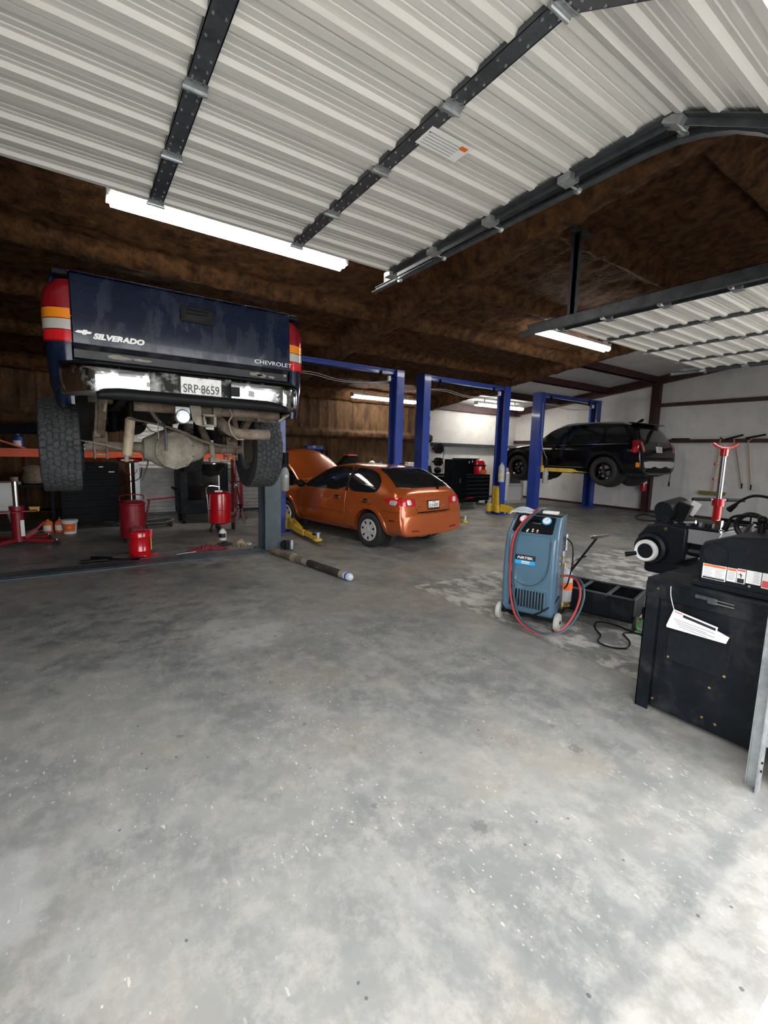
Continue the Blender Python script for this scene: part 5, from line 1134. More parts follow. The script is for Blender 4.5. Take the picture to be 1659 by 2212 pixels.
# cross-feed head on rods, reaching left of the cabinet
for z in (.93, 1.03): L_(MB().cyl((4.05, 1.05, z), (4.05, 1.72, z), .018, n=14), 'slide_rod', 'galv')
hx0 = 3.98
hd = L_(MB().prism([(1.54, .86), (1.60, .80), (1.86, .79), (1.915, .86), (1.92, 1.0), (1.85, 1.10), (1.74, 1.135), (1.54, 1.115)], 'x', hx0, hx0+.38), 'tool_head', 'lathe', bevel=.02, seg=3)
L_(MB().rev([(.10, hx0-.07), (.125, hx0-.06), (.13, hx0+.02)], (0, 1.785, .915), 'x', 30), 'spindle_collar', 'lathe', hd)
hw = L_(MB().rev([(.062, hx0-.095), (.082, hx0-.105), (.092, hx0-.09), (.092, hx0-.065), (.06, hx0-.06)], (0, 1.80, .895), 'x', 36), 'handwheel', 'label_w', hd)
L_(MB().rev([(0, hx0-.10), (.055, hx0-.098), (.064, hx0-.09), (.064, hx0-.06)], (0, 1.80, .895), 'x', 30), 'wheel_dial', 'lathe', hw)
L_(MB().cyl((hx0-.10, 1.865, .865), (hx0-.15, 1.93, .845), .016, .021, n=14), 'crank_grip', 'plas', hw)
L_(MB().cyl((hx0-.002, 1.70, 1.09), (hx0+.01, 1.70, 1.09), .014, n=14), 'plug', 'brass', hd)
L_(MB().box(hx0+.02, hx0+.50, 1.34, 1.80, 1.115, 1.135), 'cross_slide', 'lathe', bevel=.004)
L_(MB().box(hx0+.10, hx0+.50, 1.36, 1.66, .88, 1.11), 'gear_case', 'lathe', bevel=.02)
L_(MB().prism([(1.32, 1.11), (1.62, 1.11), (1.62, 1.0), (1.36, 1.0)], 'x', hx0+.02, hx0+.05), 'splash_guard', 'alu')
L_(MB().box(hx0, hx0+.40, 1.50, 1.85, .70, .82), 'lower_bracket', 'lathe', bevel=.03)
c0 = V((hx0+.12, 1.80, 1.17)); c1 = V((hx0+.16, 1.66, 1.265))
mt = L_(MB().cyl((hx0+.02, 1.74, 1.225), (hx0+.24, 1.70, 1.26), .085, n=24).box(hx0+.02, hx0+.06, 1.70, 1.76, 1.13, 1.2), 'feed_motor', 'lathe', bevel=.006)
L_(MB().bar((hx0+.10, 1.66, 1.15), (hx0+.10, 1.61, 1.30), .05, .10).cyl((hx0+.0, 1.66, 1.23), (hx0+.018, 1.66, 1.23), .016, n=14), 'motor_cap', 'plas', mt)
L_(MB().bar((hx0+.26, 1.645, 1.20), (hx0+.29, 1.60, 1.305), .005, .07), 'cream_shield', 'white', mt)
m = MB()
for k in range(5): y = 1.40+.09*k; m.box(hx0+.06, hx0+.12, y, y+.05, 1.135, 1.165).cyl((hx0+.03, y+.02, 1.15), (hx0+.14, y+.03, 1.155), .010, n=8)
L_(m, 'tool_holders', 'lathe', merge=False); L_(MB().cyl((hx0+.03, 1.58, 1.16), (hx0+.03, 1.50, 1.17), .014, n=10), 'clamp_screw', 'chrome_c'); L_(MB().box(hx0+.05, hx0+.09, 1.34, 1.38, 1.08, 1.20), 'tool_clamp', 'chrome_c')
L_(MB().tube(smooth_path([(hx0+.05, 1.80, 1.17), (hx0+.03, 1.90, 1.18), (hx0+.03, 1.96, 1.15), (hx0+.04, 1.92, 1.13), (hx0+.06, 1.80, 1.135)], 6), .007, 6), 'feed_cord', 'plas')
L_(MB().cyl((hx0+.14, 1.70, .0), (hx0+.14, 1.70, .66), .018, n=12), 'support_leg', 'blackpaint'); L_(MB().cyl((hx0+.14, 1.70, .655), (hx0+.14, 1.70, .70), .036, n=14), 'leg_cap', 'hose_g')
L_(MB().cyl((hx0+.14, 1.70, 0), (hx0+.14, 1.70, .015), .05, n=16), 'leg_foot', 'blackpaint')
L_(MB().ring((4.0, 1.15, 1.19), .085, .018, 'x', 30).bar((4.0, 1.07, 1.19), (4.0, 1.23, 1.19), .03, .012).bar((4.0, 1.15, 1.11), (4.0, 1.15, 1.27), .03, .012).cyl((3.70, 1.10, 1.12), (4.03, 1.15, 1.19), .025, n=14), 'rear_handwheel', 'lathe')
L_(MB().cyl((3.50, .95, 1.20), (3.50, .95, 1.29), .022, .016, n=14).sph((3.50, .95, 1.295), .026), 'clamp_knob', 'plas')
for nm, pts, lab in (('gooseneck_lamp', [(3.60, .70, 1.22), (3.72, .82, 1.33), (3.80, .98, 1.405), (3.85, 1.10, 1.42), (3.88, 1.18, 1.385), (3.9, 1.23, 1.335)], 'upper flexible black gooseneck lamp arching over the brake lathe'),
                     ('gooseneck_lamp', [(3.58, .74, 1.20), (3.75, .93, 1.255), (3.83, 1.06, 1.275), (3.88, 1.16, 1.275), (3.9, 1.235, 1.25), (3.9, 1.255, 1.20)], 'lower flexible black gooseneck lamp arching over the brake lathe')):
    g = thing(nm, lab, 'lamp', pts[0]); P_ = smooth_path(pts, 8)
    MB().tube(P_, .0095, 8).build('flexible_neck', MAT['plas'], g)
    e = V(pts[-1]); d_ = (e - V(pts[-2])).normalized(); MB().cyl(e - d_*.015, e + d_*.05, .014, .022, n=14).build('lamp_head', MAT['plas'], g)
    MB().cyl(e + d_*.045, e + d_*.052, .017, n=14).build('lens', MAT['clearlens'], g)

# ================================================================ red under-hoist stand
us = thing('underhoist_stand', 'tall red under-hoist stand with chrome shaft and black T handles', 'support stand', (5.38, 1.83, 0))
ux, uy = 5.36, 1.83
def U_(mb, nm, mat, par=None, **k): return mb.build(nm, MAT[mat], par or us, **k)
tu = U_(MB().cyl((ux, uy, .05), (ux, uy, 1.24), .036, n=20).cyl((ux, uy, 1.20), (ux, uy, 1.275), .052, n=20), 'outer_tube', 'red')
for k in range(3): a = 2*PI*k/3+.4; U_(MB().bar((ux, uy, .12), (ux+.33*math.cos(a), uy+.33*math.sin(a), .015), .05, .03), 'foot', 'red', bevel=.004)
U_(MB().cyl((ux, uy, 1.27), (ux, uy, 1.73), .024, n=18), 'shaft', 'steel')
sdl = U_(MB().cyl((ux, uy, 1.70), (ux, uy, 1.77), .034, n=16), 'saddle', 'red')
dx, dy = .80, -.60
q = [(ux+dx*s, uy+dy*s, z) for s, z in ((-.12, 1.825), (-.08, 1.80), (-.03, 1.78), (.03, 1.78), (.08, 1.80), (.12, 1.825))]
U_(MB().tube(q, .014, 8), 'cradle', 'red', sdl)
for s in (-1, 1):
    U_(MB().cyl((ux+dx*.03*s, uy+dy*.03*s, 1.262), (ux+dx*.09*s, uy+dy*.09*s, 1.262), .008, n=8), 'handle_rod', 'steel')
    U_(MB().cyl((ux+dx*.08*s, uy+dy*.08*s, 1.262), (ux+dx*.255*s, uy+dy*.255*s, 1.262), .017, n=14), 'handle_grip', 'plas')
for z in (1.46, 1.61): U_(MB().cyl((ux, uy, z), (ux-.07*dx, uy-.07*dy, z+.01), .006, n=8).sph((ux-.075*dx, uy-.075*dy, z+.011), .012), 'locking_pin', 'dred')
# ================================================================ things along the back and on the floor
def part(mb, nm, mat, par, **k): return mb.build(nm, MAT[mat], par, **k)
# oil drains
d1 = thing('oil_drain', 'dark red oil drain tank with raised catch bowl, behind the small red can', 'oil drain', (.79, 8.9, 0))
o = V((.79, 8.9, 0))
tk = part(MB().rev([(0, .06), (.17, .06), (.20, .08), (.20, .68), (.17, .71), (.05, .73), (0, .73)], o, n=30), 'tank', 'dred', d1)
part(MB().rev([(.203, .64), (.21, .65), (.21, .67), (.203, .68)], o, n=30), 'rim_band', 'dred', tk)
part(MB().cyl(o+V((.0,0,.72)), o+V((.0,0,1.37)), .014, n=12), 'riser_tube', 'chrome_c', d1)
bw_ = part(MB().rev([(.02, 1.36), (.10, 1.375), (.19, 1.40), (.20, 1.45), (.19, 1.455), (.18, 1.41), (.02, 1.38)], o, n=30), 'catch_bowl', 'dred', d1)
part(MB().tube(smooth_path([o+V((.20,-.05,.42+1)), o+V((.27,-.08,1.40)), o+V((.20,-.1,1.15)), o+V((.16,-.1,1.05))], 6), .012, 7), 'bowl_hose', 'galv', bw_)
part(MB().tube(smooth_path([o+V((-.1,-.05,.75)), o+V((-.24,-.1,.80)), o+V((-.26,-.1,.95)), o+V((-.12,-.06,1.02)), o+V((.12,-.08,1.1)), o+V((.17,-.1,1.3))], 8), .008, 6), 'drain_hose', 'plas', d1)
part(MB().tube(smooth_path([o+V((-.18,0,.72)), o+V((-.17,0,.80)), o+V((.0,-.08,.83)), o+V((.17,0,.80)), o+V((.18,0,.72))], 6), .011, 8), 'handle', 'dred', d1)
part(MB().ring(o+V((-.0,-.10,1.27)), .10, .006, 'y', 20, 6, PI, 2*PI), 'hook_wire', 'dred', d1)
for a in (.6, 2.5, 3.9, 5.6):
    c = o + V((.17*math.cos(a), .17*math.sin(a), .03)); part(MB().rev([(.008, -.012), (.03, -.012), (.03, .012), (.008, .012)], c, 'x', 16).bar(c, c+V((0,0,.045)), .02, .03), 'caster', 'plas', d1)
d2 = thing('oil_drain', 'bright red oil drain tank with side trolley wheels and black bowl, before the cooler', 'oil drain', (2.37, 9.3, 0))
o = V((2.37, 9.3, 0))
tk = part(MB().rev([(0, .15), (.17, .15), (.215, .18), (.22, .24), (.22, .70), (.21, .76), (.15, .80), (.05, .81), (0, .81)], o, n=32), 'tank', 'red', d2)
part(MB().rev([(.221, .44), (.224, .45), (.224, .46), (.221, .47)], o, n=32), 'weld_band', 'red', tk)
part(MB().cyl(o+V((.0,0,.80)), o+V((.0,0,.90)), .022, n=14).cyl(o+V((.0,0,.90)), o+V((.0,0,1.12)), .014, n=12), 'riser_tube', 'chrome_c', d2)
part(MB().rev([(.02, 1.10), (.16, 1.13), (.20, 1.20), (.30, 1.335), (.305, 1.35), (.295, 1.35), (.18, 1.22), (.02, 1.14)], o+V((-.16,.0,.0)), n=32), 'catch_bowl', 'black', d2)
part(MB().tube(smooth_path([o+V((-.22,-.05,.2)), o+V((-.24,-.05,.6)), o+V((-.26,-.05,.86)), o+V((-.18,-.08,.92)), o+V((-.02,-.10,.90))], 6), .013, 8), 'push_handle', 'chrome_c', d2)
part(MB().tube(smooth_path([o+V((.22,-.03,.35)), o+V((.28,-.05,.36)), o+V((.30,-.05,.44)), o+V((.34,-.06,.30))], 6), .009, 6).box(o.x-.12, o.x+.02, o.y-.16, o.y-.05, .80, .83), 'drain_cock', 'galv_l', d2)
for dx, dy, r in ((-.2, -.12, .05), (.27, .0, .085), (-.06, -.2, .07), (.0, .22, .06)):
    c = o + V((dx, dy, r)); w_ = part(MB().rev([(.012, -.02), (r-.01, -.02), (r, -.01), (r, .01), (r-.01, .02), (.012, .02)], c, 'x', 20).bar(c, (c.x*.8+o.x*.2, c.y*.8+o.y*.2, .2), .03, .02), 'wheel', 'rubber', d2)
can = thing('oily_waste_can', 'small bright red lidded can with foot pedal in front of the dark red drain', 'can', (.75, 7.55, 0)); o = V((.75, 7.55, 0))
bd = part(MB().rev([(0, .035), (.13, .035), (.145, .05), (.148, .10), (.151, .105), (.148, .11), (.148, .31), (.151, .315), (.148, .32), (.147, .385), (0, .385)], o, n=30), 'body', 'red', can)
part(MB().rev([(.14, 0), (.146, 0), (.14, .04)], o, n=30).rev([(.0, .0), (.14, .0)], o, n=30), 'foot_ring', 'red', bd)
part(MB().rev([(.154, .385), (.156, .40), (.12, .415), (0, .42)], o, n=30), 'lid', 'red', can)
part(MB().bar(o+V((.14,-.06,.03)), o+V((.25,-.10,.05)), .05, .02).bar(o+V((.13,-.05,.2)), o+V((.155,-.06,.42)), .03, .012), 'foot_pedal', 'red', can)
part(MB().box(.885, .893, 7.44, 7.50, .12, .30), 'caution_label', 'yellowp', can)
rg = MB().grid(lambda u, w: (.63+.17*u + .02*noise.noise((u*4, w*4, 3)), 7.44+.15*w, .425 + .035*abs(noise.noise((u*5, w*5, 1))) + .03*math.sin(PI*u)*math.sin(PI*w) - (.06*max(0, .25-w)*4 if w < .25 else 0)), 18, 18).build('rag', MAT['rag']); s_ = rg.modifiers.new('t', 'SOLIDIFY'); s_.thickness = .01
tag(rg, 'pinkish red rag bunched on top of the small red can', 'rag')
r2 = MB().grid(lambda u, w: (1.40+.62*u+.03*noise.noise((w*6, u*5, 8)), 7.46+.06*u+(.10+.16*math.sin(PI*u)+.08*noise.noise((u*7, 3, 3)))*(w-.0)+.05*noise.noise((u*9, w*2, 5)), .006 + (.10*abs(noise.noise((u*9, w*5, 2)))+.05*abs(noise.noise((u*19, w*9, 4))))*math.sin(PI*w)**.6*math.sin(PI*u)**.6), 70, 24).build('rag', MAT['rag']); s_ = r2.modifiers.new('t', 'SOLIDIFY'); s_.thickness = .008; s_.offset = 1
tag(r2, 'dark red oily rags strewn flat on the floor beside the grey floor plate', 'rag')
b_ = thing('oil_bottle', 'small white bottle with a dark label on the floor before the bright red drain', 'bottle', (2.16, 8.3, 0)); o = V((2.16, 8.3, 0))
part(MB().rev([(0, 0), (.06, 0), (.065, .01), (.065, .15), (.05, .18), (.03, .19), (.03, .205), (0, .205)], o, n=24), 'bottle', 'label_w', b_); part(MB().rev([(.066, .05), (.066, .13)], o, n=24, a0=PI*.9, a1=PI*1.7), 'label', 'label_k', b_)
bk = thing('bucket', 'white plastic bucket with a bold orange label in front of the black tool chest', 'bucket', (-.14, 11.2-1.0, 0)); o = V((-.132, 10.2, 0))
S_ = .91
part(MB().rev([(0, 0), (.11*S_, 0), (.135*S_, .225), (.145*S_, .225), (.147*S_, .25), (.12*S_, .262), (0, .262)], o, n=30), 'pail', 'label_w', bk); part(MB().rev([(.1195*S_, .05), (.1365*S_, .195)], o, n=24, a0=PI*1.02, a1=PI*1.75), 'label', 'label_o', bk)
part(MB().rev([(.149*S_, .215), (.149*S_, .25), (.13*S_, .265), (0, .267)], o, n=30), 'lid', 'white', bk)
m = MB(); m.box(o.x-.03, o.x+.02, o.y-.128, o.y-.122, .12, .13); part(m, 'label_print', 'label_w', bk)
# things by the grey floor plate
g_ = thing('leather_glove', 'tan work glove crumpled beside the slate grey lift post', 'glove', (2.31, 7.75, 0))
part(MB().grid(lambda u, w: (2.22+.20*u+.02*noise.noise((w*5, u*3, 1)), 7.66+.16*w, .008+.085*math.sin(PI*u)*math.sin(PI*w)+.03*noise.noise((u*5, w*5, 4))*math.sin(PI*u)), 14, 14), 'palm', 'tan', g_)
for k in range(4): part(MB().tube(smooth_path([(2.24+.045*k, 7.68, .03), (2.23+.05*k, 7.60, .035), (2.235+.055*k, 7.54, .016)], 4), .015, 8), 'finger', 'tan', g_)
m = MB().rev([(.05, .005), (.12, .005), (.135, .012), (.12, .022), (.05, .022)], (2.08, 7.88, 0), n=26).rev([(.02, .02), (.05, .02), (.05, .05), (.02, .05)], (2.08, 7.88, 0), n=20)
tag(m.build('drum_cover', MAT['dark']), 'flat dark round metal cover lying on the floor by the tan glove', 'cover')
m = MB().cyl((2.38, 7.62, .03), (2.46, 7.58, .03), .03, n=16); tag(m.build('metal_bushing', MAT['alu']), 'small silver metal bushing between tan glove and grey post', 'bushing')
def rodthing(nm, lab, cat, a, b, r, mat, grip=None):
    t = thing(nm, lab, cat, (a[0], a[1], 0)); part(MB().cyl((a[0], a[1], r+.002), (b[0], b[1], r+.002), r, n=10), 'shaft', mat, t)
    if grip: part(MB().cyl((a[0], a[1], grip[0]+.001), (a[0]+(b[0]-a[0])*grip[1], a[1]+(b[1]-a[1])*grip[1], grip[0]+.001), grip[0], n=12), 'grip', 'plas', t)
    return t
rodthing('ratchet_handle', 'slim bright steel rod on the floor in front of the red rags', 'tool', (1.23, 7.42), (1.63, 7.50), .009, 'steel')
rodthing('pry_bar', 'black-handled pry bar on the floor beside the small red can', 'tool', (.13, 7.70), (.72, 7.34), .010, 'blackpaint', (.022, .42))
rodthing('pry_bar', 'longer black pry bar lying on the grey floor plate before the red can', 'tool', (.0, 7.33), (.80, 7.315), .011, 'blackpaint', (.026, .40))
for o_ in (bpy.data.objects['pry_bar.001'],): o_.location.z += .027
rodthing('screwdriver', 'short red-handled steel tool beside the red rags', 'tool', (1.50, 7.57), (1.66, 7.58), .008, 'steel')
# driveshaft on the floor
ds = thing('driveshaft', 'dusty driveshaft with blue taped end lying on the floor behind the pickup', 'driveshaft', (2.7, 5.9, 0))
A = V((2.55, 6.84, .055)); B = V((2.83, 4.97, .055)); D = (B-A).normalized(); Ln = (B-A).length
def at(s): return A + D*s
tb = part(MB().cyl(at(0), at(.92), .055, n=22), 'front_tube', 'rust', ds)
part(MB().cyl(at(.62), at(.66), .066, n=22).cyl(at(.68), at(.72), .06, n=22).cyl(at(.72), at(1.05), .048, .056, n=22), 'slip_joint', 'cast', ds)
part(MB().cyl(at(1.03), at(1.80), .052, n=22), 'rear_tube', 'dark', ds)
part(MB().cyl(at(1.80), at(1.92), .052, .044, n=22), 'yoke', 'cast', ds); part(MB().cyl(at(1.89), at(1.98), .050, n=20).sph(at(1.99), .046), 'taped_end', 'cloth', ds)
part(MB().cyl(at(1.93), at(1.955), .0515, n=20), 'blue_tape', 'bluep', ds)
sd_ = D.cross(V((0,0,1))); part(MB().bar(at(.63)-sd_*.12-V((0,0,.035)), at(.63)+sd_*.05-V((0,0,.035)), .03, .012).bar(at(.66)-sd_*.12-V((0,0,.035)), at(.60)-sd_*.12-V((0,0,.035)), .02, .02), 'bearing_bracket', 'galv_l', ds)
part(MB().rev([(.0525, -.02), (.0525, .05)], n=16).xf(Matrix.Translation(at(1.3)) @ Matrix.Diagonal((1,1,.5,1)) @ D.to_track_quat('Z', 'Y').to_matrix().to_4x4()), 'yellow_mark', 'woody', ds)

# red transmission jack
tj = thing('transmission_jack', 'dark red transmission jack with chrome ram on castered legs, far left', 'transmission jack', (-.80, 9.2, 0)); o = V((-.80, 9.2, 0))
part(MB().cyl(o+V((0,0,.09)), o+V((0,0,.62)), .085, n=24).cyl(o+V((0,0,.60)), o+V((0,0,.66)), .10, n=24), 'outer_column', 'dred', tj)
part(MB().cyl(o+V((0,0,.64)), o+V((0,0,1.05)), .042, n=18), 'ram', 'chrome_c', tj)
part(MB().box(o.x-.26, o.x+.26, o.y-.05, o.y+.05, .56, .585).box(o.x-.05, o.x+.05, o.y-.2, o.y+.2, .57, .59), 'tool_tray', 'dred', tj, bevel=.006)
for sx, sy in ((-.42, -.45), (.46, -.16), (-.3, .42), (.34, .40)):
    e = o + V((sx, sy, .085)); lg = part(MB().bar(o+V((0,0,.12)), e, .075, .05), 'leg', 'dred', tj, bevel=.008)
    c = e + V((sx*.08, sy*.08, -.04)); part(MB().rev([(.01, -.018), (.04, -.018), (.045, 0), (.04, .018), (.01, .018)], c, 'y', 20).cyl(c, c+V((0,0,.07)), .012, n=10), 'caster', 'plas', lg)
    part(MB().cyl(c+V((0,0,.05)), c+V((0,0,.075)), .02, n=12), 'caster_stem', 'chrome_c', lg)
part(MB().cyl(o+V((.12,.05,.14)), o+V((.33,.18,.36)), .022, n=12).bar(o+V((.05,.02,.13)), o+V((.22,.10,.24)), .07, .06), 'pump', 'dred', tj)
part(MB().box(o.x+.04, o.x+.09, o.y-.095, o.y-.078, .18, .44), 'side_label', 'label_w', tj)
# orange rack with its load
rk = thing('pallet_rack', 'orange-beamed rack along the brown back wall behind the pickup', 'rack', (.8, 11.3, 0))
for y in (11.0, 11.75): part(MB().box(-2.5, 3.35, y-.025, y+.025, 1.40, 1.54).box(-2.5, 3.35, y-.03, y+.01, 1.52, 1.56), 'beam', 'racko', rk, bevel=.004)
part(MB().box(-2.5, 3.35, 11.0, 11.75, 1.545, 1.56), 'deck', 'dark', rk)
for x in (-2.5, 3.33): part(MB().box(x-.03, x+.03, 10.98, 11.04, 0, 2.0).box(x-.03, x+.03, 11.71, 11.77, 0, 2.0).bar((x, 11.0, .2), (x, 11.75, 1.2), .03, .03), 'upright', 'dred', rk)
part(MB().bar((-1.5, 11.02, 1.85), (-.75, 11.02, 1.56), .05, .03), 'brace', 'racko', rk)
def jugt(nm, lab, x, y, z, s, mat, cap, group=None):
    t = thing(nm, lab, 'bottle', (x, y, z), 0, group)
    part(MB().rev([(0, 0), (.075*s, 0), (.08*s, .01), (.08*s, .17*s), (.06*s, .21*s), (.025*s, .23*s), (.025*s, .25*s), (0, .25*s)], (x, y, z), n=20), 'jug', mat, t, ang=50)
    part(MB().cyl((x, y, z+.25*s), (x, y, z+.285*s), .03*s, n=14), 'cap', cap, t); part(MB().rev([(.081*s, .04*s), (.081*s, .14*s)], (x, y, z), n=16, a0=PI*1.1, a1=PI*1.7), 'label', 'label_w', t)
    return t
jugt('fluid_jug', 'navy and white fluid jug on the orange rack, far left', -.86, 11.1, 1.56, 1.05, 'bluep', 'label_w')
jugt('fluid_jug', 'bright green jug on the orange rack beside the left truck tyre', -.47, 11.15, 1.56, 1.15, 'green', 'label_w')
jugt('fluid_jug', 'slimmer green jug on the orange rack close against the tyre edge', -.29, 11.1, 1.56, 1.05, 'green', 'yellowp')
m = thing('fluid_can', 'striped white can on the orange rack behind the truck axle', 'can', (.18, 11.08, 1.56)); part(MB().rev([(0, 1.56), (.05, 1.56), (.05, 1.70), (0, 1.70)], (.18, 11.08, 0), n=18), 'can', 'label_w', m); part(MB().rev([(.051, 1.60), (.051, 1.63)], (.18, 11.08, 0), n=18), 'stripe', 'label_k', m)
# lower left work bench with clutter
wb = thing('workbench', 'dark steel workbench below the orange rack, far left', 'workbench', (-1.2, 10.9, 0))
part(MB().box(-2.6, -.30, 10.75, 11.35, .84, .88), 'top', 'blackpaint', wb)
for x in (-2.5, -.38):
    for y in (10.8, 11.3): part(MB().box(x-.025, x+.025, y-.025, y+.025, 0, .84), 'leg', 'blackpaint', wb)
part(MB().box(-2.55, -.34, 10.78, 11.32, .35, .37), 'shelf', 'blackpaint', wb)
def junk(nm, lab, cat, mb, mat, **k): return tag(mb.build(nm, MAT[mat], None, **k), lab, cat)
junk('gearbox_casting', 'rusty brown casting on the workbench under the orange rack', 'engine part', MB().rev([(.05, 0), (.16, .02), (.19, .12), (.15, .24), (.17, .32), (.06, .36), (0, .36)], (-.66, 11.0, .881), n=16), 'rust')
junk('machine_part', 'small tan machine part on the workbench left of the tyre', 'engine part', MB().rev([(.03, 0), (.10, 0), (.10, .05), (.06, .06), (.06, .14), (.03, .14)], (-.95, 10.95, .881), n=20), 'cast')
junk('plastic_bag', 'crinkled clear plastic bag on the workbench edge beside the tyre', 'bag', MB().grid(lambda u, w: (-.50+.26*u, 10.78+.22*w, .885+.07*abs(noise.noise((u*5, w*5, 6)))+.05*math.sin(PI*u)*math.sin(PI*w)), 20, 14), 'jug', ang=20)
t = thing('white_cabinet', 'small white cabinet standing at the left edge beside the transmission jack', 'cabinet', (-1.15, 10.2, 0))
part(MB().box(-1.45, -.88, 9.95, 10.4, .45, .98), 'body', 'white', t, bevel=.01); part(MB().box(-1.42, -.91, 9.93, 9.95, .48, .95), 'door', 'white', t, bevel=.005)
part(MB().prism([(-1.0, .45), (-.90, .45), (-.84, 0), (-.90, 0)], 'y', 9.98, 10.02).prism([(-1.4, .45), (-1.3, .45), (-1.36, 0), (-1.42, 0)], 'y', 9.98, 10.02).prism([(-1.0, .45), (-.90, .45), (-.84, 0), (-.90, 0)], 'y', 10.33, 10.37), 'stand', 'galv', t)
t = thing('parts_tray', 'yellow parts box on a dark shelf beneath the workbench', 'box', (-.72, 10.7, .37)); part(MB().box(-.75, -.60, 10.80, 10.95, .3705, .45), 'bin', 'yellowp', t, bevel=.01); part(MB().box(-.76, -.59, 10.79, 10.96, .44, .455), 'rim', 'yellowp', t)
jugt('fluid_jug', 'orange jug on the floor left of the bucket', -.47, 10.48, 0, 1.0, 'orangep', 'plas'); jugt('fluid_jug', 'dull orange jug on the floor just behind the bucket', -.29, 10.46, 0, 1.0, 'orangep', 'label_k')
# black tool chest
def chest(lab, x0, x1, y0, y1, z1, rows, handle='galv', grp=None):
    t = thing('tool_chest', lab, 'tool chest', ((x0+x1)/2, (y0+y1)/2, 0), 0, grp)
    part(MB().box(x0, x1, y0+.02, y1, .12, z1), 'body', 'blackpaint', t, bevel=.006); h = (z1-.2)/rows
    for k in range(rows):
        z = .16+h*k; d = part(MB().box(x0+.03, x1-.03, y0, y0+.022, z, z+h-.015), 'drawer', 'blackpaint', t, bevel=.004)
        part(MB().box(x0+.08, x1-.08, y0-.018, y0, z+h-.045, z+h-.028), 'handle', handle, d, bevel=.003)
    for x in (x0+.06, x1-.06):
        for y in (y0+.08, y1-.06): part(MB().rev([(.01, -.02), (.055, -.02), (.055, .02), (.01, .02)], (x, y, .055), 'x', 18).bar((x, y, .055), (x, y, .13), .03, .03), 'caster', 'rubber', t)
    return t
chest('large black tool chest behind the left truck tyre', -.25, .74, 10.62, 11.25, 1.30, 8, 'plas')
part(MB().box(.56, .66, 10.60, 10.602, 1.12, 1.14).box(.40, .47, 10.60, 10.602, 1.22, 1.24), 'sticker', 'label_w', bpy.data.objects['tool_chest'])
chest('black tool chest with bright drawer handles behind the hatchback, under the hose reels', 9.75, 10.55, 11.6, 12.2, .98, 5, 'chrome_c')
chest('black tool chest with pegboard lid behind the tall black cart', 10.45, 11.75, 10.7, 11.25, 1.0, 6, 'galv')
# evaporative cooler
ec = thing('evaporative_cooler', 'big dark navy evaporative cooler on casters before the shutter', 'cooler', (2.35, 10.75, 0))
m = MB()
for q in ((1.84, 2.0, .22, 1.33), (2.70, 2.86, .22, 1.33), (2.0, 2.70, .22, .50), (2.0, 2.70, 1.24, 1.33)): m.box(q[0], q[1], 10.42, 11.05, q[2], q[3])
m.box(2.0, 2.70, 10.55, 11.05, .50, 1.24); part(m, 'casing', 'greypost' if 0 else 'cabblack', ec, bevel=.012)
part(MB().box(2.0, 2.70, 10.52, 10.548, .50, 1.24), 'cooling_pad', 'black', ec); part(MB().box(2.33, 2.55, 10.51, 10.52, 1.06, 1.13), 'pad_label', 'galv_l', ec)
m = MB()
for k in range(14): m.box(2.0, 2.70, 10.50, 10.508, .52+.05*k, .528+.05*k)
part(m, 'grille', 'blackpaint', ec)
for x in (1.92, 2.78):
    for y in (10.5, 10.98): part(MB().rev([(.01, -.025), (.08, -.025), (.08, .025), (.01, .025)], (x, y, .08), 'x', 20).box(x-.04, x+.04, y-.03, y+.03, .10, .23), 'caster', 'plas', ec)
part(MB().bar((1.80, 10.6, .75), (1.70, 10.5, .80), .04, .04).bar((1.72, 10.5, .80), (1.95, 10.5, .28), .03, .03), 'side_bracket', 'blackpaint', ec)
# roll-up shutter in the back wall
sh = thing('roller_shutter', 'silver corrugated roll-up shutter in the back wall behind the pickup', 'shutter', (2.75, 12.3, 0))
m = MB(); vs = []; nz = 150
def shf(u, w):
    z = 2.42*w; return (1.25+3.0*u, 12.24 + (.028 if (z % .10) > .082 else -.012*math.sin(PI*(z % .10)/.082)), z+.005)
part(MB().grid(shf, 2, 484), 'curtain', 'shutter', sh, ang=60); [part(MB().box(gx, gx+.10, 12.18, 12.30, 0, 2.45), 'guide_rail', 'galv_l', sh) for gx in (1.17, 4.23)]; part(MB().cyl((1.2, 12.12, 2.52), (4.3, 12.12, 2.52), .14, n=20), 'drum_cover', 'dark', sh)
part(MB().box(1.28, 4.22, 12.20, 12.28, .0, .06), 'bottom_bar', 'galv', sh)
# red pole stand behind the tyre, engine crane legs, small jack
ps = thing('pole_stand', 'thin dark red pole stand with a small crossbar, before the shutter', 'support stand', (3.08, 10.6, 0))
part(MB().cyl((3.08, 10.6, .04), (3.08, 10.6, .75), .03, n=14).cyl((3.08, 10.6, .75), (3.08, 10.6, 1.40), .016, n=12), 'pole', 'dred', ps); part(MB().cyl((2.95, 10.6, .88), (3.24, 10.6, .90), .012, n=10), 'crossbar', 'plas', ps); part(MB().cyl((3.08, 10.6, .80), (3.08, 10.6, .84), .05, n=16), 'collar', 'alu', ps)
for k in range(3): a = 2*PI*k/3; part(MB().bar((3.08, 10.6, .10), (3.08+.25*math.cos(a), 10.6+.25*math.sin(a), .015), .04, .03), 'foot', 'dred', ps)
ls = thing('jack_stand', 'small triangular silver jack stand right of the bright red drain', 'jack stand', (2.98, 9.95, 0))
for sx, sy in ((-.10, -.08), (.10, -.08), (-.10, .08), (.10, .08)): part(MB().bar((2.98+sx, 9.95+sy, 0.005), (2.98+sx*.25, 9.95+sy*.25, .34), .025, .02), 'leg', 'galv_l', ls)
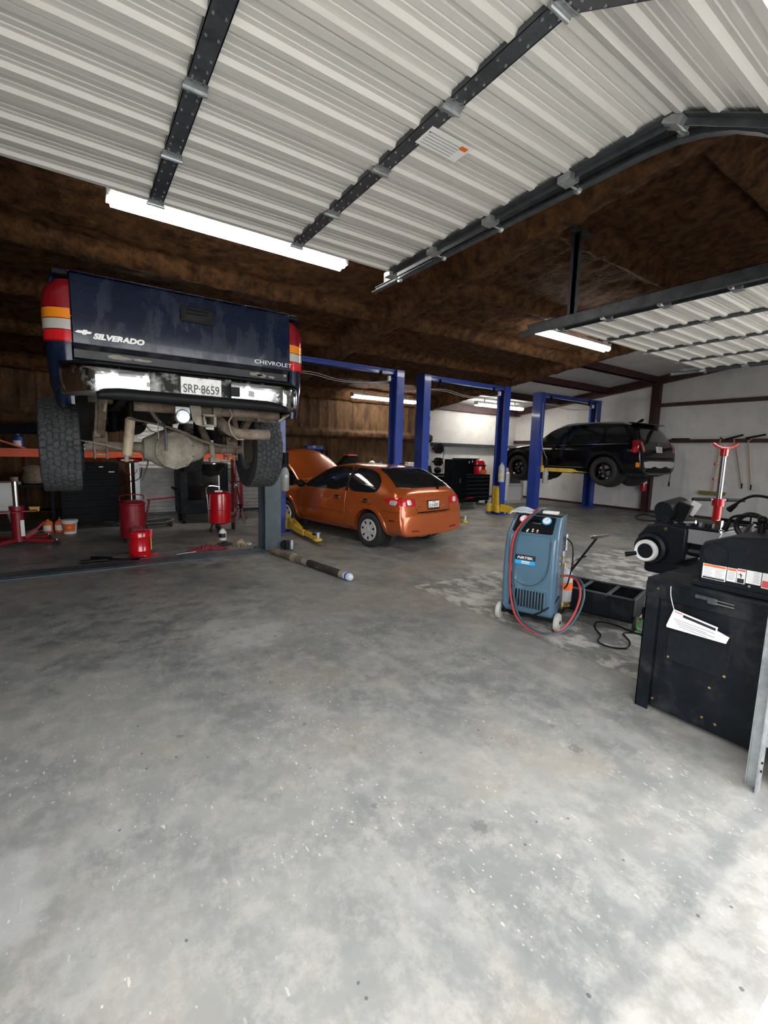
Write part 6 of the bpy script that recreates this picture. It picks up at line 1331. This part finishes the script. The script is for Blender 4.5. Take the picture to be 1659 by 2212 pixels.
part(MB().cyl((2.98, 9.95, .28), (2.98, 9.95, .42), .025, n=14).box(2.92, 3.04, 9.92, 9.98, .42, .44), 'post', 'blackpaint', ls)
fj = thing('floor_jack', 'low floor jack with bright chrome frame and red bar, left of the cooler', 'floor jack', (1.35, 10.3, 0))
part(MB().bar((1.10, 10.2, .10), (1.62, 10.35, .10), .20, .10), 'frame', 'dark', fj, bevel=.02); part(MB().tube(smooth_path([(1.08, 10.1, .16), (1.2, 10.05, .22), (1.55, 10.1, .22), (1.66, 10.2, .16), (1.5, 10.12, .12), (1.1, 10.08, .12)], 5), .012, 7), 'carry_bar', 'chrome_c', fj)
part(MB().cyl((1.2, 10.4, .56), (1.75, 10.5, .60), .02, n=12).cyl((1.15, 10.3, .12), (1.25, 10.4, .58), .02, n=12), 'handle', 'dred', fj)
for x, y in ((1.12, 10.08), (1.12, 10.32), (1.6, 10.2), (1.6, 10.44)): part(MB().rev([(.01, -.015), (.04, -.015), (.04, .015), (.01, .015)], (x, y, .04), 'y', 16), 'wheel', 'plas', fj)
# workbench behind the hatchback
wb = thing('workbench', 'long dark workbench along the brown wall behind the hatchback roof', 'workbench', (7.5, 11.9, 0))
part(MB().box(5.0, 9.5, 11.55, 12.15, 1.02, 1.08), 'top', 'blackpaint', wb, bevel=.005)
for x in (5.1, 7.2, 9.4):
    for y in (11.6, 12.1): part(MB().box(x-.03, x+.03, y-.03, y+.03, 0, 1.02), 'leg', 'blackpaint', wb)
part(MB().box(5.05, 9.45, 11.6, 12.1, .3, .33), 'shelf', 'blackpaint', wb)
t = thing('shelf_unit', 'dark steel shelf unit half hidden behind the raised hood', 'shelf', (5.1, 11.75, 0))
for x in (4.45, 5.75):
    for y in (11.2, 11.5): part(MB().box(x-.02, x+.02, y-.02, y+.02, 0, 1.66), 'upright', 'blackpaint', t)
for z in (.4, .9, 1.3, 1.66): part(MB().box(4.43, 5.77, 11.18, 11.52, z, z+.02), 'shelf_board', 'blackpaint', t)
bc = thing('tool_case', 'blue plastic tool case on the shelf above the raised hood', 'tool case', (5.42, 11.35, 1.68))
part(MB().box(5.18, 5.66, 11.22, 11.48, 1.682, 1.79), 'case', 'bluep', bc, bevel=.02); part(MB().box(5.34, 5.42, 11.212, 11.22, 1.74, 1.79), 'label', 'label_w', bc); part(MB().tube([(5.35, 11.2, 1.76), (5.35, 11.17, 1.77), (5.5, 11.17, 1.77), (5.5, 11.2, 1.76)], .01, 6), 'handle', 'bluep', bc)
dg = thing('console', 'black wedge-shaped console with a red top edge on the long workbench', 'console', (6.75, 11.8, 1.08))
part(MB().prism([(6.30, 1.085), (7.02, 1.085), (7.02, 1.53), (6.72, 1.53)], 'y', 11.7, 12.0), 'case', 'plas', dg, bevel=.015); part(MB().box(6.70, 7.03, 11.69, 12.01, 1.53, 1.57), 'top_edge', 'label_r', dg, bevel=.01); part(MB().box(6.78, 6.98, 11.69, 11.70, 1.38, 1.48), 'screen', 'glass', dg)
jugt('spray_bottle', 'white spray bottle on the long workbench behind the hatchback', 7.62, 11.8, 1.08, 1.35, 'label_w', 'plas'); jugt('spray_bottle', 'blue-capped clear bottle on the long workbench behind the hatchback', 7.95, 11.8, 1.08, 1.1, 'jug', 'bluep')
jugt('spray_bottle', 'dark bottle on the long workbench left of the blue post', 8.33, 11.8, 1.08, 1.2, 'plas', 'label_w')
junk('white_carton', 'white container on the long workbench between the two blue posts', 'box', MB().box(9.0, 9.42, 11.72, 11.95, 1.082, 1.36), 'label_w', bevel=.02)
# hose reels on the back wall
for z, r, lab in ((1.84, .17, 'upper black hose reel on the white back wall'), (1.38, .15, 'lower black hose reel on the white back wall')):
    t = thing('hose_reel', lab, 'hose reel', (10.62, 12.1, z))
    rr_ = part(MB().rev([(.04, 11.98), (r, 11.98), (r, 12.0), (.08, 12.0), (.08, 12.12), (r, 12.12), (r, 12.14), (.04, 12.14)], (10.55, 0, z), 'y', 28), 'drum', 'plas', t)
    m = MB()
    for k in range(4): m.ring((10.55, 12.02+.03*k, z), r-.03, .014, 'y', 26, 6)
    part(m, 'wound_hose', 'rubber', t); part(MB().box(10.5, 10.60, 12.13, 12.34, z-.03, z+.03).box(10.66, 10.74, 12.0, 12.2, z+.08, z+.12), 'bracket', 'plas', t)
    part(MB().tube(smooth_path([(10.68, 12.02, z+.1), (10.74, 12.0, z-.05), (10.73, 12.0, z-.25), (10.70, 12.0, z-.36)], 6), .010, 6), 'hose_end', 'rubber', t)
t = thing('laptop', 'dark open laptop on the tool chest below the hose reels', 'laptop', (10.0, 11.85, .98)); part(MB().box(9.85, 10.20, 11.72, 11.95, .982, 1.0), 'keyboard', 'plas', t); part(MB().bar((10.02, 11.95, 1.0), (10.02, 12.03, 1.24), .35, .012, up=(0,1,0)), 'screen', 'plas', t)
junk('carry_case', 'rounded black case on the tool chest beside the laptop', 'case', MB().sph((10.40, 11.9, 1.10), .14, .12, .115), 'plas')
# tall black service cart
ca = thing('service_cart', 'tall black service cart with a tray on casters right of the hatchback', 'cart', (10.0, 10.2, 0))
part(MB().box(9.58, 10.18, 10.25, 10.65, .28, 1.50), 'cabinet', 'blackpaint', ca, bevel=.006); part(MB().box(9.86, 9.93, 10.24, 10.25, .78, .92), 'latch', 'galv', ca)
part(MB().box(9.50, 10.30, 9.88, 10.65, .20, .26).box(9.50, 10.30, 9.88, 9.90, .26, .32).box(10.28, 10.30, 9.88, 10.65, .26, .32), 'tray', 'blackpaint', ca)
for x in (9.56, 10.24):
    for y in (9.94, 10.58): part(MB().rev([(.01, -.02), (.065, -.02), (.065, .02), (.01, .02)], (x, y, .065), 'x', 18).box(x-.02, x+.02, y-.02, y+.02, .08, .2), 'caster', 'greywheel', ca)
t = thing('power_tool', 'white and red power tool lying in the cart tray', 'power tool', (10.1, 10.05, .26)); part(MB().box(9.95, 10.25, 9.94, 10.06, .262, .31), 'body', 'label_w', t, bevel=.015); part(MB().box(10.0, 10.2, 9.95, 10.05, .31, .35), 'grip', 'red', t, bevel=.012)
pb = thing('pegboard', 'black pegboard panel hung with small tools behind the cart', 'pegboard', (11.0, 11.2, 1.0)); part(MB().box(10.45, 11.70, 11.20, 11.24, 1.0, 1.53), 'panel', 'blackpaint', pb)
m = MB()
for x, z, w_, h_ in ((10.62, 1.42, .10, .10), (10.82, 1.40, .04, .12), (10.98, 1.44, .12, .06), (11.2, 1.40, .05, .08), (10.60, 1.22, .07, .07), (10.74, 1.24, .03, .05), (11.35, 1.42, .05, .10)): m.box(x-w_/2, x+w_/2, 11.18, 11.2, z-h_/2, z+h_/2)
part(m, 'hung_tools', 'alu', pb, bevel=.01)
wm_ = thing('shoulder_pack', 'red rounded pack with black straps standing on the tool chest corner', 'pack', (11.5, 11.0, 1.0)); part(MB().rev([(0, 0), (.19, 0), (.20, .06), (.20, .30), (.17, .42), (.09, .50), (0, .52)], (11.48, 10.98, 1.002), n=22), 'shell', 'red', wm_, ang=50); part(MB().ring((11.48, 10.98, 1.3), .205, .03, 'z', 24, 6).ring((11.48, 10.98, 1.28), .21, .025, 'y', 24, 6, .2, PI-.2), 'strap', 'plas', wm_); part(MB().box(11.36, 11.62, 10.77, 10.785, 1.02, 1.16), 'badge', 'label_o', wm_)
wa = thing('air_conditioner', 'white window air conditioner unit on a pale cabinet in the back corner', 'air conditioner', (13.6, 11.3, 0))
part(MB().box(13.12, 13.82, 11.05, 11.6, .56, 1.02), 'case', 'white', wa, bevel=.015); part(MB().box(13.17, 13.77, 11.035, 11.05, .64, .98), 'grille', 'dark', wa); m = MB()
for k in range(9): m.box(13.17, 13.77, 11.025, 11.036, .66+.034*k, .668+.034*k)
part(m, 'louvres', 'alu', wa); part(MB().box(13.08, 13.86, 11.05, 11.65, .0, .55), 'cabinet', 'white', wa, bevel=.01)
junk('wall_panel', 'pale cream board leaning in the back corner behind the air conditioner', 'board', MB().box(13.95, 14.6, 11.55, 11.6, .0, 1.15), 'jug', bevel=.004)
for q, lab in (([(-1.6, 9.3, 2.55), (-1.1, 9.3, 2.32), (-.7, 9.3, 2.36), (-.38, 9.3, 2.62)], 'upper slack grey cable hanging left of the raised pickup'), ([(-1.6, 9.5, 2.25), (-1.0, 9.5, 2.18), (-.6, 9.5, 2.24), (-.35, 9.5, 2.36)], 'lower slack grey cable hanging left of the raised pickup')):
    tag(MB().tube(smooth_path(q, 8), .009, 6).build('hanging_cable', MAT['galv']), lab, 'cable')
# right wall: fire extinguisher, brooms, squeegees, shelf scrap
fe = thing('fire_extinguisher', 'red fire extinguisher with a white label on the dark red column', 'fire extinguisher', (14.66, 7.0, .66)); part(MB().rev([(0, .66), (.08, .66), (.085, .69), (.085, 1.02), (.06, 1.10), (.03, 1.14), (0, 1.14)], (14.64, 7.02, 0), n=22), 'cylinder', 'red', fe, ang=50)
part(MB().rev([(.0865, .90), (.0865, 1.05)], (14.64, 7.02, 0), n=22), 'label', 'label_w', fe); part(MB().bar((14.64, 7.02, 1.14), (14.60, 7.0, 1.22), .03, .03).bar((14.64, 7.02, 1.17), (14.52, 6.98, 1.21), .02, .015), 'valve_handle', 'plas', fe); part(MB().tube(smooth_path([(14.6, 7.02, 1.16), (14.54, 7.05, 1.05), (14.55, 7.06, .85)], 5), .012, 6), 'hose', 'plas', fe); part(MB().box(14.7, 14.76, 6.98, 7.06, .8, 1.1), 'wall_hook', 'plas', fe)
def squeegee(lab, yt, zt, yb, zb, yl, zl, yr, zr, mat):
    t = thing('floor_squeegee', lab, 'squeegee', (14.8, yt, zt)); x = 14.79
    part(MB().cyl((x, yt, zt), (x, yb, zb), .012, n=10), 'handle', mat, t); part(MB().cyl((x, yb+.0, zb+.10), (x, yb, zb-.04), .017, n=10), 'handle_tip', 'plas', t)
    part(MB().bar((x-.02, yl, zl), (x-.02, yr, zr), .05, .045), 'blade', 'plas', t, bevel=.006); part(MB().bar((x, yt, zt-.04), (x, (yl+yr)/2, (zl+zr)/2), .04, .02), 'bracket', 'alu', t)
squeegee('longer black floor squeegee hanging head-up on the girt, orange handle, right one', 4.55, 2.22, 4.36, .95, 4.60, 2.27, 4.18, 2.36, 'woody')
squeegee('black floor squeegee hanging head-up on the girt, thin yellowish handle, left one', 4.84, 2.18, 4.56, .97, 5.06, 2.24, 4.66, 2.36, 'wood')
pbm = thing('push_broom', 'push broom with olive bristles hanging upside down on the right wall', 'broom', (14.8, 5.2, .75)); part(MB().cyl((14.79, 5.22, .78), (14.79, 5.17, 2.34), .014, n=10), 'handle', 'woody', pbm); part(MB().box(14.775, 14.86, 5.15, 5.19, 2.262, 2.29), 'hanging_loop', 'plas', pbm); part(MB().box(14.75, 14.83, 4.90, 5.52, .74, .79), 'head', 'woody', pbm, bevel=.008); part(MB().box(14.68, 14.77, 4.90, 5.52, .70, .80), 'bristles', 'bristle', pbm, bevel=.02)
junk('offcut', 'dark offcut lying on the girt behind the black vehicle', 'offcut', MB().bar((14.86, 6.45, 2.278), (14.86, 5.98, 2.278), .06, .03), 'plas')
junk('conduit', 'dark conduit lying along the foot of the right wall', 'pipe', MB().cyl((14.72, 5.0, .046), (14.72, 2.2, .046), .045, n=12), 'plas')

# ---------------------------------------------------------------- camera, daylight
cam = bpy.data.cameras.new('camera'); co = bpy.data.objects.new('camera', cam); C.objects.link(co); bpy.context.scene.camera = co
yaw, pit, rol = .602495, .130837, -.0251963
f_ = V((math.sin(yaw)*math.cos(pit), math.cos(yaw)*math.cos(pit), -math.sin(pit))); r_ = V((math.cos(yaw), -math.sin(yaw), 0)); d_ = f_.cross(r_)
r2 = r_*math.cos(rol) + d_*math.sin(rol); d2 = -r_*math.sin(rol) + d_*math.cos(rol); up = -d2; bk_ = -f_
co.matrix_world = Matrix(((r2.x, up.x, bk_.x, 0), (r2.y, up.y, bk_.y, 0), (r2.z, up.z, bk_.z, 1.65), (0, 0, 0, 1)))
cam.sensor_fit = 'VERTICAL'; cam.sensor_height = 36; cam.sensor_width = 27; cam.lens = 36*973.14/2212; cam.clip_start = .02
w = bpy.data.worlds.new('sky'); bpy.context.scene.world = w; w.use_nodes = True; bg = w.node_tree.nodes['Background']
bg.inputs[0].default_value = (.97, .98, 1.0, 1); bg.inputs[1].default_value = 2.6
for x0, x1 in ((-1.6, 2.85), (5.2, 9.9)):
    l = bpy.data.lights.new('door_portal', 'AREA'); l.shape = 'RECTANGLE'; l.size = x1-x0; l.size_y = 3.4; l.cycles.is_portal = True
    lo = bpy.data.objects.new('door_portal', l); C.objects.link(lo); lo.location = ((x0+x1)/2, .40, 1.7); lo.rotation_euler = (R(90), 0, 0)
sc = bpy.context.scene; sc.view_settings.view_transform = 'Standard'; sc.view_settings.look = 'None'; sc.view_settings.exposure = 1.3; sc.view_settings.gamma = 1; sc.view_settings.use_curve_mapping = False
sc.cycles.use_denoising = True; sc.cycles.use_adaptive_sampling = True; sc.cycles.adaptive_threshold = .15; sc.cycles.max_bounces = 6; sc.cycles.diffuse_bounces = 3; sc.cycles.glossy_bounces = 3; sc.cycles.sample_clamp_indirect = 6; sc.cycles.use_light_tree = True; sc.cycles.caustics_reflective = False; sc.cycles.caustics_refractive = False
